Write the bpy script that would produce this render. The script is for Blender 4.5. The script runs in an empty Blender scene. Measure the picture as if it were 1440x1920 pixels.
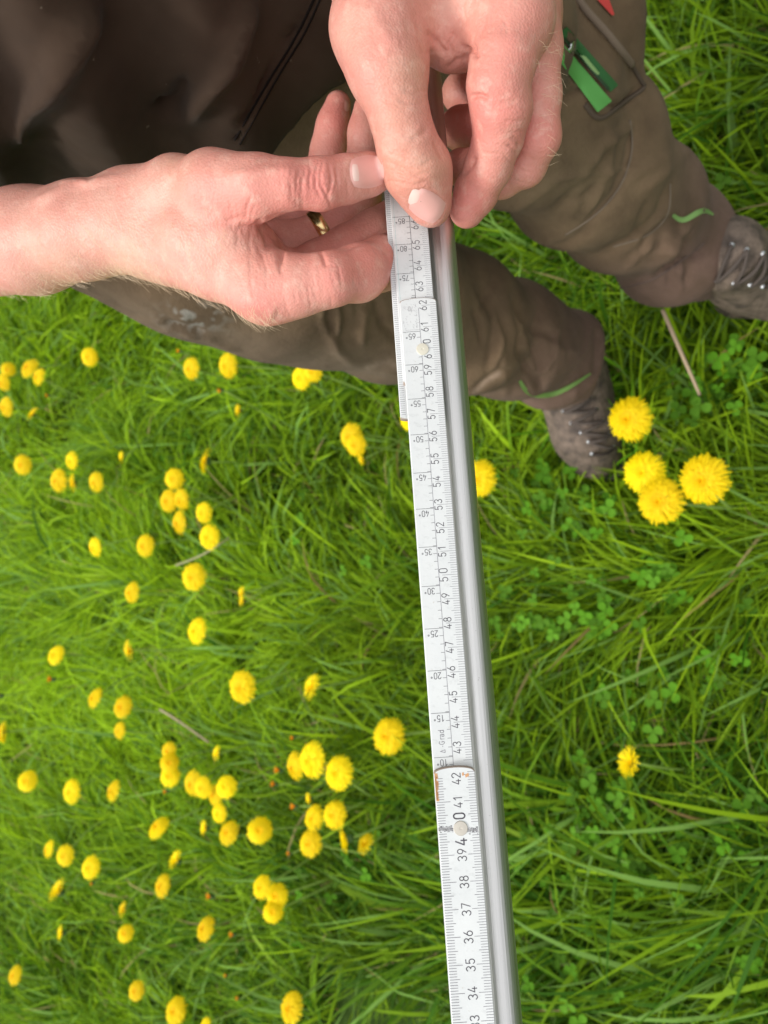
import bpy, math, random
import numpy as np
from mathutils import Vector, Matrix
from mathutils.bvhtree import BVHTree

# ---------------------------------------------------------------- camera, sky, sun, exposure
SC = bpy.context.scene
COL = SC.collection
FPX = 1442.0
PITCH = math.radians(52)
CAM = np.array([0.0, 0.0, 1.12])
cF = np.array([0, math.cos(PITCH), -math.sin(PITCH)])
cU = np.array([0, math.sin(PITCH), math.cos(PITCH)])
cR = np.array([1.0, 0, 0])

cam = bpy.data.cameras.new('camera')
camo = bpy.data.objects.new('camera', cam)
COL.objects.link(camo)
cam.sensor_fit = 'VERTICAL'
cam.sensor_height = 36.0
cam.lens = FPX / 1920 * 36
cam.clip_start = 0.01
cam.clip_end = 600
cam.dof.use_dof = True
cam.dof.focus_distance = 0.315
cam.dof.aperture_fstop = 14.0
M3 = Matrix(((-cU[0], cR[0], -cF[0]), (-cU[1], cR[1], -cF[1]), (-cU[2], cR[2], -cF[2])))
camo.matrix_world = Matrix.Translation(Vector(CAM)) @ M3.to_4x4()
SC.camera = camo

world = bpy.data.worlds.new("World")
SC.world = world
world.use_nodes = True
SUN_EL, SUN_AZ = math.radians(62), math.radians(-35)      # azimuth measured from +Y towards +X
nt = world.node_tree
nt.nodes.clear()
sky = nt.nodes.new('ShaderNodeTexSky')
sky.sky_type = 'NISHITA'
sky.sun_disc = False
sky.sun_elevation = SUN_EL
sky.sun_rotation = SUN_AZ
sky.air_density = 1.0
sky.dust_density = 3.0
hsv = nt.nodes.new('ShaderNodeHueSaturation')
hsv.inputs['Saturation'].default_value = 0.22
bg = nt.nodes.new('ShaderNodeBackground')
bg.inputs['Strength'].default_value = 0.15
wo = nt.nodes.new('ShaderNodeOutputWorld')
nt.links.new(sky.outputs[0], hsv.inputs['Color'])
# overcast: an even cloud layer, brighter towards the zenith, over the physical sky
tcw = nt.nodes.new('ShaderNodeTexCoord')
sep = nt.nodes.new('ShaderNodeSeparateXYZ'); nt.links.new(tcw.outputs['Generated'], sep.inputs[0])
mr = nt.nodes.new('ShaderNodeMapRange'); nt.links.new(sep.outputs['Z'], mr.inputs[0])
mr.inputs[1].default_value = 0; mr.inputs[2].default_value = 1; mr.inputs[3].default_value = 3.2; mr.inputs[4].default_value = 8.2
cl = nt.nodes.new('ShaderNodeCombineColor')
for ch in (0, 1, 2): nt.links.new(mr.outputs[0], cl.inputs[ch])
mxw = nt.nodes.new('ShaderNodeMix'); mxw.data_type = 'RGBA'; mxw.inputs[0].default_value = .75
nt.links.new(hsv.outputs[0], mxw.inputs[6]); nt.links.new(cl.outputs[0], mxw.inputs[7])
nt.links.new(mxw.outputs[2], bg.inputs['Color'])
nt.links.new(bg.outputs[0], wo.inputs['Surface'])

sl = bpy.data.lights.new('sun', 'SUN')
sl.energy = 1.5
sl.angle = math.radians(12)
sl.color = (1.0, 0.96, 0.9)
so = bpy.data.objects.new('sun', sl)
COL.objects.link(so)
sdir = Vector((math.sin(SUN_AZ) * math.cos(SUN_EL), math.cos(SUN_AZ) * math.cos(SUN_EL), math.sin(SUN_EL)))
so.rotation_euler = sdir.to_track_quat('Z', 'Y').to_euler()
so.location = (0, 0, 5)

SC.view_settings.view_transform = 'Standard'
SC.view_settings.look = 'None'
SC.view_settings.gamma = 1
SC.view_settings.exposure = 0.57
SC.view_settings.use_curve_mapping = False

RNG = np.random.default_rng(7)
random.seed(7)

# ---------------------------------------------------------------- helpers
def W(x, y, d):
    """world point seen at photo pixel (x, y) at depth d metres"""
    x = np.asarray(x, float); y = np.asarray(y, float); d = np.asarray(d, float)
    X = (x - 720) / FPX * d; Y = (y - 960) / FPX * d
    return CAM + d[..., None] * cF - Y[..., None] * cR - X[..., None] * cU

def Wc(c):
    c = np.asarray(c, float)
    return CAM + c[..., 2:3] * cF - c[..., 1:2] * cR - c[..., 0:1] * cU

def proj(P):
    q = np.asarray(P) - CAM
    d = q @ cF
    return 720 + FPX * -(q @ cU) / d, 960 - FPX * (q @ cR) / d, d

def wdir(v):
    v = np.asarray(v, float)
    return v[2] * cF - v[1] * cR - v[0] * cU

def mesh_np(name, V, F, smooth=True, mats=(), colors=None, attr='Col'):
    """V (n,3), F (m,k) array or list of polygons"""
    me = bpy.data.meshes.new(name)
    V = np.asarray(V, np.float32)
    if isinstance(F, np.ndarray):
        k = F.shape[1]
        me.vertices.add(len(V)); me.vertices.foreach_set('co', V.ravel())
        me.loops.add(F.size); me.loops.foreach_set('vertex_index', F.astype(np.int32).ravel())
        me.polygons.add(len(F))
        me.polygons.foreach_set('loop_start', np.arange(0, F.size, k, dtype=np.int32))
        me.polygons.foreach_set('loop_total', np.full(len(F), k, np.int32))
        me.update(calc_edges=True)
    else:
        me.from_pydata([tuple(map(float, v)) for v in V], [], F)
        me.update()
    if smooth:
        me.polygons.foreach_set('use_smooth', np.ones(len(me.polygons), bool))
    for m in mats:
        me.materials.append(m)
    if colors is not None:
        ca = me.color_attributes.new(attr, 'FLOAT_COLOR', 'POINT')
        c = np.ones((len(V), 4), np.float32); c[:, :3] = colors
        ca.data.foreach_set('color', c.ravel())
    return me

def link(name, me, parent=None, label=None, cat=None, group=None, kind=None):
    o = bpy.data.objects.new(name, me)
    COL.objects.link(o)
    if parent is not None:
        o.parent = parent
    if label: o['label'] = label
    if cat: o['category'] = cat
    if group: o['group'] = group
    if kind: o['kind'] = kind
    return o

def smin(a, b, k):
    h = np.clip(0.5 + 0.5 * (b - a) / k, 0, 1)
    return b * (1 - h) + a * h - k * h * (1 - h)

def cone_d(P, a, b, ra, rb):
    ab = b - a
    L = ab @ ab
    t = np.clip(((P - a) @ ab) / max(L, 1e-12), 0, 1)
    return np.linalg.norm(P - a - t[:, None] * ab, axis=1) - (ra + (rb - ra) * t)

class Chain:
    """tapered limb through points (pixel x, pixel y, depth, radius in pixels)"""
    def __init__(s, pts, k=0.004, px=True):
        pts = np.array(pts, float)
        if px:
            s.P = W(pts[:, 0], pts[:, 1], pts[:, 2]); s.r = pts[:, 3] / FPX * pts[:, 2]
        else:
            s.P = pts[:, :3]; s.r = pts[:, 3]
        s.k = k
    def __call__(s, Q):
        d = None
        n = len(s.P)
        if n == 1:
            return np.linalg.norm(Q - s.P[0], axis=1) - s.r[0]
        for i in range(n - 1):
            e = cone_d(Q, s.P[i], s.P[i + 1], s.r[i], s.r[i + 1])
            d = e if d is None else smin(d, e, s.k)
        return d

def grid_mesh(sdf, lo, hi, vox, f=4):
    """surface nets over a signed distance, evaluated finely only near the surface"""
    lo = np.array(lo, float); hi = np.array(hi, float)
    nb = np.ceil((hi - lo) / (vox * f)).astype(int)
    C = vox * f
    ax = [lo[i] + (np.arange(nb[i]) + .5) * C - .5 * vox for i in range(3)]
    G = np.stack(np.meshgrid(*ax, indexing='ij'), -1).reshape(-1, 3)
    cd = np.concatenate([sdf(g) for g in np.array_split(G, max(1, len(G) // 200000))])
    cd3 = cd.reshape(nb)
    n = nb * f
    A = np.repeat(np.repeat(np.repeat(np.where(cd3 < 0, -1, 1).astype(np.float32), f, 0), f, 1), f, 2)
    act = np.argwhere(np.abs(cd3) < C * 1.35)
    off = np.stack(np.meshgrid(*[np.arange(f)] * 3, indexing='ij'), -1).reshape(-1, 3)
    for part in np.array_split(act, max(1, len(act) * f ** 3 // 300000)):
        I = (part[:, None, :] * f + off[None]).reshape(-1, 3)
        A[I[:, 0], I[:, 1], I[:, 2]] = sdf(lo + I * vox)
    ins = A < 0
    s = np.zeros(tuple(n - 1), np.int8)
    for a in (0, 1):
        for b in (0, 1):
            for c in (0, 1):
                s += ins[a:n[0] - 1 + a, b:n[1] - 1 + b, c:n[2] - 1 + c]
    cells = np.argwhere((s > 0) & (s < 8))
    idx = np.full(tuple(n - 1), -1, np.int32)
    idx[cells[:, 0], cells[:, 1], cells[:, 2]] = np.arange(len(cells))
    corner = np.array([(a, b, c) for a in (0, 1) for b in (0, 1) for c in (0, 1)])
    v = np.stack([A[cells[:, 0] + k[0], cells[:, 1] + k[1], cells[:, 2] + k[2]] for k in corner], 1)
    acc = np.zeros((len(cells), 3)); cnt = np.zeros(len(cells))
    for i in range(8):
        for j in range(i + 1, 8):
            if np.abs(corner[i] - corner[j]).sum() != 1: continue
            m = (v[:, i] < 0) != (v[:, j] < 0)
            t = v[:, i] / np.where(m, v[:, i] - v[:, j], 1)
            acc += np.where(m[:, None], corner[i] + t[:, None] * (corner[j] - corner[i]), 0)
            cnt += m
    V = lo + (cells + acc / cnt[:, None]) * vox
    quads = []
    for axn in range(3):
        o1 = np.zeros(3, int); o1[axn] = 1
        b_, c_ = [(1, 2), (2, 0), (0, 1)][axn]
        A0 = ins[tuple(slice(1, n[q] - 1) if q != axn else slice(0, n[q] - 1) for q in range(3))]
        A1 = ins[tuple(slice(1, n[q] - 1) if q != axn else slice(1, n[q]) for q in range(3))]
        for sg, M in ((1, A0 & ~A1), (-1, ~A0 & A1)):
            E = np.argwhere(M)
            E += np.array([0 if q == axn else 1 for q in range(3)])
            eb = np.zeros(3, int); eb[b_] = 1
            ec = np.zeros(3, int); ec[c_] = 1
            q = [idx[tuple((E - w).T)] for w in (eb + ec, ec, 0 * eb, eb)]
            if sg < 0: q = q[::-1]
            quads.append(np.stack(q, 1))
    F = np.concatenate(quads)
    F = F[(F >= 0).all(1)]
    return V, F

def vnormals(V, F):
    a = V[F[:, 2]] - V[F[:, 0]]; b = V[F[:, 3]] - V[F[:, 1]]
    fn = np.cross(a, b)
    N = np.zeros_like(V)
    for i in range(4):
        for c in range(3):
            N[:, c] += np.bincount(F[:, i], fn[:, c], len(V))
    return N / np.maximum(np.linalg.norm(N, axis=1), 1e-12)[:, None]

def relax(V, F, it=2, lam=.5):
    e = np.concatenate([F[:, [0, 1]], F[:, [1, 2]], F[:, [2, 3]], F[:, [3, 0]]])
    deg = np.maximum(np.bincount(e[:, 0], minlength=len(V)), 1)
    for _ in range(it):
        S = np.stack([np.bincount(e[:, 0], V[e[:, 1], c], len(V)) for c in range(3)], 1) / deg[:, None]
        V = V + lam * (S - V)
    return V

def polydist(px, py, line):
    d = np.full(len(px), 1e9); tt = np.zeros(len(px))
    for i in range(len(line) - 1):
        a = np.array(line[i]); b = np.array(line[i + 1]); ab = b - a
        t = np.clip(((px - a[0]) * ab[0] + (py - a[1]) * ab[1]) / (ab @ ab), 0, 1)
        e = np.hypot(px - a[0] - t * ab[0], py - a[1] - t * ab[1])
        m = e < d
        d = np.where(m, e, d); tt = np.where(m, (i + t) / (len(line) - 1), tt)
    return d, tt

def press(V, N, lines, depthrange=None):
    """sink (amp > 0) or raise narrow folds along lines given in photo pixels; only on surfaces turned to the viewer"""
    px, py, d = proj(V)
    view = (V - CAM) / np.linalg.norm(V - CAM, axis=1)[:, None]
    face = np.clip(-(N * view).sum(1) * 2.5, 0, 1)
    D = np.zeros(len(V))
    for line, w, amp in lines:
        L = np.array(line, float)
        m = (px > L[:, 0].min() - 4 * w) & (px < L[:, 0].max() + 4 * w) & (py > L[:, 1].min() - 4 * w) & (py < L[:, 1].max() + 4 * w)
        if depthrange: m &= (d > depthrange[0]) & (d < depthrange[1])
        if not m.any(): continue
        e, t = polydist(px[m], py[m], L)
        taper = np.clip(np.minimum(t, 1 - t) * 5 + .25, 0, 1)
        D[m] -= amp * np.exp(-(e / w) ** 2) * face[m] * taper
    return V + N * D[:, None]

# cheap smooth noise on points
_W = np.random.default_rng(3).normal(size=(24, 3)); _PH = np.random.default_rng(4).uniform(0, 6.28, 24)
def wob(P, scale, o=0, n=6):
    s = 0
    for i in range(n):
        w = _W[(i + o) % 24]
        s = s + np.sin(P @ (w / scale) + _PH[(i + 2 * o) % 24])
    return s / n

# ---------------------------------------------------------------- materials
def nodes(name):
    m = bpy.data.materials.new(name); m.use_nodes = True
    t = m.node_tree
    b = t.nodes['Principled BSDF']
    return m, t, b

def N_(t, typ, **kw):
    n = t.nodes.new(typ)
    for k, v in kw.items():
        if k in n.inputs: n.inputs[k].default_value = v
        else: setattr(n, k, v)
    return n

def noise(t, scale, detail=4, rough=.55, vec=None, stretch=None):
    co = t.nodes.new('ShaderNodeTexCoord')
    src = co.outputs['Object']
    if stretch:
        mp = t.nodes.new('ShaderNodeMapping'); mp.inputs['Scale'].default_value = stretch
        t.links.new(src, mp.inputs['Vector']); src = mp.outputs[0]
    n = t.nodes.new('ShaderNodeTexNoise')
    n.inputs['Scale'].default_value = scale; n.inputs['Detail'].default_value = detail
    n.inputs['Roughness'].default_value = rough
    t.links.new(vec or src, n.inputs['Vector'])
    return n.outputs['Fac']

def mixc(t, fac, a, b, mode='MIX'):
    n = t.nodes.new('ShaderNodeMix'); n.data_type = 'RGBA'; n.blend_type = mode
    for s, v in ((0, fac), (6, a), (7, b)):
        if hasattr(v, 'links'): t.links.new(v, n.inputs[s])
        elif s == 0: n.inputs[0].default_value = v
        else: n.inputs[s].default_value = (*v, 1)
    return n.outputs[2]

def ramp(t, fac, lo, hi, a=0, b=1):
    n = t.nodes.new('ShaderNodeMapRange')
    n.inputs[1].default_value = lo; n.inputs[2].default_value = hi
    n.inputs[3].default_value = a; n.inputs[4].default_value = b
    t.links.new(fac, n.inputs[0]); return n.outputs[0]

def bump(t, b, h, strength, dist):
    n = t.nodes.new('ShaderNodeBump'); n.inputs['Strength'].default_value = strength; n.inputs['Distance'].default_value = dist
    t.links.new(h, n.inputs['Height'])
    if b.inputs['Normal'].links:
        t.links.new(b.inputs['Normal'].links[0].from_socket, n.inputs['Normal'])
    t.links.new(n.outputs[0], b.inputs['Normal'])

def vcol(t, name='Col'):
    n = t.nodes.new('ShaderNodeVertexColor'); n.layer_name = name
    return n.outputs['Color']

def simple(name, col, rough=.5, metal=0, spec=.5):
    m, t, b = nodes(name)
    b.inputs['Base Color'].default_value = (*col, 1)
    b.inputs['Roughness'].default_value = rough; b.inputs['Metallic'].default_value = metal
    b.inputs['Specular IOR Level'].default_value = spec
    return m

def mat_skin():
    m, t, b = nodes('skin')
    c = vcol(t)
    n1 = noise(t, 90, 5); n2 = noise(t, 420, 3)
    c = mixc(t, ramp(t, n1, .40, .62, 0, .26), c, (.68, .22, .18), 'MIX')
    c = mixc(t, ramp(t, noise(t, 150, 4, .6), .52, .70, 0, .45), c, (.80, .50, .40), 'MIX')
    c = mixc(t, ramp(t, n2, .40, .75, 0, .22), c, (.52, .22, .16), 'MIX')
    t.links.new(c, b.inputs['Base Color'])
    b.inputs['Roughness'].default_value = .48
    b.inputs['Specular IOR Level'].default_value = .38
    b.inputs['Subsurface Weight'].default_value = .14
    b.inputs['Subsurface Radius'].default_value = (1.0, .35, .2)
    b.inputs['Subsurface Scale'].default_value = .003
    v = t.nodes.new('ShaderNodeTexVoronoi'); v.inputs['Scale'].default_value = 900
    co = t.nodes.new('ShaderNodeTexCoord'); t.links.new(co.outputs['Object'], v.inputs['Vector'])
    bump(t, b, v.outputs['Distance'], .35, .0004)
    bump(t, b, noise(t, 260, 5, .65), .32, .0007)
    bump(t, b, noise(t, 60, 3, .5, stretch=(1, 2.2, 2.2)), .2, .0010)
    return m

def mat_cloth(name, weave=2600):
    m, t, b = nodes(name)
    c = vcol(t)
    c = mixc(t, ramp(t, noise(t, 22, 6, .65), .38, .66, 0, .6), c, (.085, .058, .036))
    c = mixc(t, ramp(t, noise(t, 300, 4, .7), .62, .8, 0, .35), c, (.2, .17, .13))
    t.links.new(c, b.inputs['Base Color'])
    b.inputs['Roughness'].default_value = 1
    b.inputs['Specular IOR Level'].default_value = .05
    b.inputs['Sheen Weight'].default_value = .04
    bump(t, b, noise(t, 420, 4, .7), .6, .0012)
    b.inputs['Sheen Roughness'].default_value = .5
    bump(t, b, noise(t, weave, 2, .5), .35, .0005)
    bump(t, b, noise(t, 70, 4, .55), .35, .004)
    return m

def mat_shirt():
    m, t, b = nodes('shirt_cloth')
    c = mixc(t, ramp(t, noise(t, 18, 4), .3, .75, 0, 1), (.044, .028, .019), (.072, .048, .034))
    c = mixc(t, ramp(t, noise(t, 190, 2, .5), .74, .80, 0, .5), c, (.22, .18, .14))
    t.links.new(c, b.inputs['Base Color'])
    b.inputs['Roughness'].default_value = 1
    b.inputs['Specular IOR Level'].default_value = .03
    b.inputs['Sheen Weight'].default_value = .06
    bump(t, b, noise(t, 3000, 2), .3, .0004)
    bump(t, b, noise(t, 14, 3), .4, .01)
    return m

def mat_leaf(name, trans=.35, rough=.42, spec=.4, hue=.49):
    m, t, b = nodes(name)
    c = vcol(t)
    t.links.new(c, b.inputs['Base Color'])
    b.inputs['Roughness'].default_value = rough
    b.inputs['Specular IOR Level'].default_value = spec
    tr = t.nodes.new('ShaderNodeBsdfTranslucent')
    hs = t.nodes.new('ShaderNodeHueSaturation'); hs.inputs['Value'].default_value = 1.5; hs.inputs['Hue'].default_value = hue
    t.links.new(c, hs.inputs['Color']); t.links.new(hs.outputs[0], tr.inputs['Color'])
    mx = t.nodes.new('ShaderNodeMixShader'); mx.inputs[0].default_value = trans
    t.links.new(b.outputs[0], mx.inputs[1]); t.links.new(tr.outputs[0], mx.inputs[2])
    t.links.new(mx.outputs[0], t.nodes['Material Output'].inputs['Surface'])
    return m

def mat_metal_tube():
    m, t, b = nodes('brushed_aluminium')
    st = noise(t, 1.0, 6, .7, stretch=(1100, 1100, 6))
    st2 = noise(t, 1.0, 4, .6, stretch=(260, 260, 3))
    sp = noise(t, 700, 3, .6)
    c = mixc(t, ramp(t, st, .3, .7, 0, 1), (.60, .595, .59), (.76, .755, .75))
    c = mixc(t, ramp(t, st2, .35, .7, 0, .35), c, (.50, .49, .48))
    c = mixc(t, ramp(t, sp, .70, .74, 0, .5), c, (.2, .18, .16))
    t.links.new(c, b.inputs['Base Color'])
    b.inputs['Metallic'].default_value = 1.0
    t.links.new(ramp(t, st, .3, .7, .36, .50), b.inputs['Roughness'])
    bump(t, b, st, .5, .0003)
    bump(t, b, st2, .5, .0006)
    return m

def mat_rule():
    m, t, b = nodes('worn_white_lacquer')
    c = mixc(t, ramp(t, noise(t, 55, 5, .65), .35, .7, 0, .6), (.68, .70, .70), (.59, .615, .62))
    c = mixc(t, ramp(t, noise(t, 1.0, 5, .7, stretch=(420, 60, 420)), .56, .72, 0, .45), c, (.46, .48, .475))
    c = mixc(t, ramp(t, noise(t, 520, 3, .6), .68, .75, 0, .4), c, (.42, .38, .30))
    t.links.new(c, b.inputs['Base Color'])
    b.inputs['Roughness'].default_value = .42
    bump(t, b, noise(t, 240, 4, .6), .2, .0004)
    return m

SKIN = mat_skin(); TROUSER = mat_cloth('trouser_cloth'); SHIRT = mat_shirt()
def vary(m):
    t = m.node_tree; b = t.nodes['Principled BSDF']
    src = b.inputs['Base Color'].links[0].from_socket
    oi = t.nodes.new('ShaderNodeObjectInfo'); h = t.nodes.new('ShaderNodeHueSaturation')
    t.links.new(ramp(t, oi.outputs['Random'], 0, 1, .492, .506), h.inputs['Hue']); t.links.new(ramp(t, oi.outputs['Random'], 0, 1, .85, 1.05), h.inputs['Value'])
    t.links.new(src, h.inputs['Color']); t.links.new(h.outputs[0], b.inputs['Base Color'])
GRASS = mat_leaf('grass_blades', .34, .55, .10); CLOVERM = mat_leaf('clover_leaf', .25, .7, .06)
PETAL = mat_leaf('dandelion_petal', .25, .6, .2, .5); vary(PETAL); STEMM = mat_leaf('flower_stem', .2, .6, .15)
TUBE = mat_metal_tube(); RULE = mat_rule()
PRINT = simple('black_print', (.09, .085, .10), .5)
PRINTL = simple('grey_print', (.20, .19, .22), .5)
PRINTF = simple('faded_print', (.42, .42, .43), .55)
PRINTG = simple('green_print', (.30, .55, .53), .5)
WOODE = simple('bare_wood_edge', (.62, .33, .16), .7)
WOODD = simple('worn_wood_end', (.34, .27, .22), .8)
RIVETM = simple('rivet_steel', (.58, .54, .47), .38, .75)
RIVETL = simple('rivet_painted', (.66, .63, .52), .4, .15)
GOLD = simple('gold', (.78, .58, .28), .22, 1.0)
NAILM = simple('nail', (.79, .42, .37), .30, 0, .45)
NAILW = simple('nail_white', (.84, .60, .53), .35, 0, .5)

# ---------------------------------------------------------------- ground
def build_ground():
    m, t, b = nodes('meadow_soil')
    c = mixc(t, ramp(t, noise(t, 9, 6), .3, .7, 0, 1), (.018, .035, .006), (.045, .085, .014))
    t.links.new(c, b.inputs['Base Color'])
    b.inputs['Roughness'].default_value = 1; b.inputs['Specular IOR Level'].default_value = .1
    bump(t, b, noise(t, 30, 5), .6, .03)
    xs = np.concatenate([[-150, -40, -10], np.linspace(-4, 4, 41), [10, 40, 150]])
    ys = np.concatenate([[-150, -40, -10], np.linspace(-3, 6, 46), [12, 40, 150]])
    X, Y = np.meshgrid(xs, ys, indexing='ij')
    P = np.stack([X, Y, 0 * X], -1).reshape(-1, 3)
    P[:, 2] = ground_z(P[:, 0], P[:, 1])
    n, k = len(xs), len(ys)
    i, j = np.meshgrid(np.arange(n - 1), np.arange(k - 1), indexing='ij')
    a = (i * k + j).ravel()
    F = np.stack([a, a + k, a + k + 1, a + 1], 1)
    link('ground', mesh_np('ground', P, F, mats=[m]), kind='structure')

def ground_z(x, y):
    return .008 * np.sin(x * 7.1 + 1) * np.sin(y * 5.3) + .006 * np.sin(x * 17 + y * 11) - .012

build_ground()

# ---------------------------------------------------------------- grass
def patchy(x, y, s, o=0):
    P = np.stack([x, y, 0 * x + o * .37], -1)
    return wob(P, s, o, 6)

def blades(n, reg, L, Wd, seed, segs=5, tint=0, lean=(.25, .9), flow=.8):
    g = np.random.default_rng(seed)
    x = g.uniform(reg[0], reg[1], n); y = g.uniform(reg[2], reg[3], n)
    # clumps pull blades together
    cx = g.uniform(reg[0], reg[1], max(1, n // 45)); cy = g.uniform(reg[2], reg[3], max(1, n // 45))
    pick = g.integers(0, len(cx), n); cl = g.random(n) < .74
    x = np.where(cl, cx[pick] + g.normal(0, .016, n), x); y = np.where(cl, cy[pick] + g.normal(0, .016, n), y)
    # not inside the boots
    keep = (np.hypot((x - .19) / .11, (y - .475) / .04) > 1) & (np.hypot((x - .3) / .055, (y - .16) / .14) > 1)
    x, y, cl, pick = x[keep], y[keep], cl[keep], pick[keep]
    n = len(x)
    base_az = 1.7 * patchy(x, y, .33, 1) * 3.0 + 1.9
    caz = g.uniform(-1, 1, len(cx))[pick] * .9
    az = base_az + caz + g.normal(0, flow, n)
    ln = L * g.uniform(.55, 1.35, n) * (1 + .35 * patchy(x, y, .2, 3))
    wd = Wd * g.uniform(.55, 1.5, n)
    le = g.uniform(lean[0], lean[1], n) + .25 * patchy(x, y, .4, 5)
    cu = g.uniform(.4, 1.9, n)
    t = np.linspace(0, 1, segs + 1)
    th = le[:, None] + cu[:, None] * (t[None] ** 1.5)          # angle from vertical
    th = np.clip(th, 0, 2.2)
    ds = ln[:, None] / segs
    tm = (th[:, 1:] + th[:, :-1]) / 2
    rad = np.concatenate([np.zeros((n, 1)), np.cumsum(np.sin(tm) * ds, 1)], 1)
    hz = np.concatenate([np.zeros((n, 1)), np.cumsum(np.cos(tm) * ds, 1)], 1)
    side = g.normal(0, .16, n)[:, None] * (t[None] ** 2) * ln[:, None]
    ca, sa = np.cos(az)[:, None], np.sin(az)[:, None]
    cxs = x[:, None] + rad * ca - side * sa
    cys = y[:, None] + rad * sa + side * ca
    czs = ground_z(x, y)[:, None] + np.maximum(hz, .004)
    prof = np.array([.7, 1, .98, .85, .58, .06]) if segs == 5 else np.interp(t, [0, .2, .6, 1], [.7, 1, .8, .06])
    tw = g.normal(0, .7, n)[:, None] + g.normal(0, .5, n)[:, None] * t[None]
    wx = -sa * np.cos(tw) ; wy = ca * np.cos(tw); wz = np.sin(tw)
    hw = (wd[:, None] * prof[None]) / 2
    A = np.stack([cxs - wx * hw, cys - wy * hw, czs - wz * hw], -1)
    B = np.stack([cxs + wx * hw, cys + wy * hw, czs + wz * hw], -1)
    V = np.stack([A, B], 2).reshape(-1, 3)
    base = (np.arange(n) * (segs + 1) * 2)[:, None]
    k = np.arange(segs)[None] * 2 + base
    F = np.stack([k, k + 1, k + 3, k + 2], -1).reshape(-1, 4)
    # colours: hue by clump, some straw, some bluish
    mixv = np.clip(.5 + .55 * patchy(x, y, .25, 7) + g.normal(0, .28, n), 0, 1)[:, None]
    c0 = np.array([.038, .118, .006]); c1 = np.array([.270, .430, .012])
    c = c0 * (1 - mixv) + c1 * mixv
    r = g.random(n)
    c[r < .13] = np.array([.170, .310, .060]) * g.uniform(.8, 1.25, (int((r < .13).sum()), 1))
    c[(r > .985)] = np.array([.32, .27, .11]) if L < .2 else np.array([.25, .40, .03])
    c[(r > .13) & (r < .136)] = np.array([.30, .21, .08]) if L < .14 else c0
    c *= g.uniform(.75, 1.2, n)[:, None]
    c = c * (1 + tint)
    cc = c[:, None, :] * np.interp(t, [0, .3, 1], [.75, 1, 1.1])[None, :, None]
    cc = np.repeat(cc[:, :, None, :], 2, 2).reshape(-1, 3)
    return V, F, cc

def join(parts):
    off = 0; Vs = []; Fs = []; Cs = []
    for V, F, C_ in parts:
        Vs.append(V); Fs.append(F + off); Cs.append(C_); off += len(V)
    return np.concatenate(Vs), np.concatenate(Fs), np.concatenate(Cs)

def build_grass():
    near = (-.85, .95, -.25, 1.1); far = (-1.7, 1.7, 1.0, 2.9)
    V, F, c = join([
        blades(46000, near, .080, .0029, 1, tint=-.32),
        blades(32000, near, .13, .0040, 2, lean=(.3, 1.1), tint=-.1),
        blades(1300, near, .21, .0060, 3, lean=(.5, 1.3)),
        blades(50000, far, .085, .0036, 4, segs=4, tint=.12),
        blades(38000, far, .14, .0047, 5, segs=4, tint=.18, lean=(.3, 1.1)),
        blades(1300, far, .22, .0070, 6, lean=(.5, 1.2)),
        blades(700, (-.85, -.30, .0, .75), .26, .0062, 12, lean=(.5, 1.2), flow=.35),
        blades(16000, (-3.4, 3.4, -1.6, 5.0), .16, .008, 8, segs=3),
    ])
    link('grass', mesh_np('grass', V, F, mats=[GRASS], colors=c), kind='stuff',
         label='dense tangled green meadow grass all over the ground', cat='grass')
def boot_blades():
    g = np.random.default_rng(88); Vs = []; Fs = []; Cs = []; off = 0
    for (x, y) in [(.10, .50), (.13, .50), (.07, .49), (.05, .45), (.11, .40), (.15, .40), (.19, .40), (.07, .41), (.235, .20), (.235, .16), (.235, .12), (.32, .20), (.33, .15), (.33, .26), (.24, .25), (.26, .04), (.22, .40), (.16, .51)]:
        for _ in range(5):
            p = np.array([x + g.normal(0, .012), y + g.normal(0, .012), 0]); t = np.array([(.15 if x < .23 else .28) - x, (.45 if x < .23 else .16) - y, 0]) + g.normal(0, .04, 3); t[2] = 0
            t /= np.linalg.norm(t) + 1e-6; L = g.uniform(.10, .17); w = g.uniform(.0015, .003); sd = np.array([-t[1], t[0], 0])
            col = np.array([.12, .30, .01]) * g.uniform(.6, 1.4)
            for k, u in enumerate(np.linspace(0, 1, 7)):
                c = p + t * L * .55 * u ** 1.5 + np.array([0, 0, 1]) * L * (u - .25 * u * u) * .95
                ww = w * (1 - u ** 3 * .95); Vs += [c - sd * ww, c + sd * ww]; Cs += [col, col]
                if k < 6: Fs.append((off + k * 2, off + k * 2 + 1, off + k * 2 + 3, off + k * 2 + 2))
            off += 14
    link('grass_round_boots', mesh_np('grass_round_boots', np.array(Vs), np.array(Fs), mats=[GRASS], colors=np.array(Cs)), kind='stuff', label='taller grass blades leaning over the boots', cat='grass')
build_grass()
boot_blades()

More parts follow.
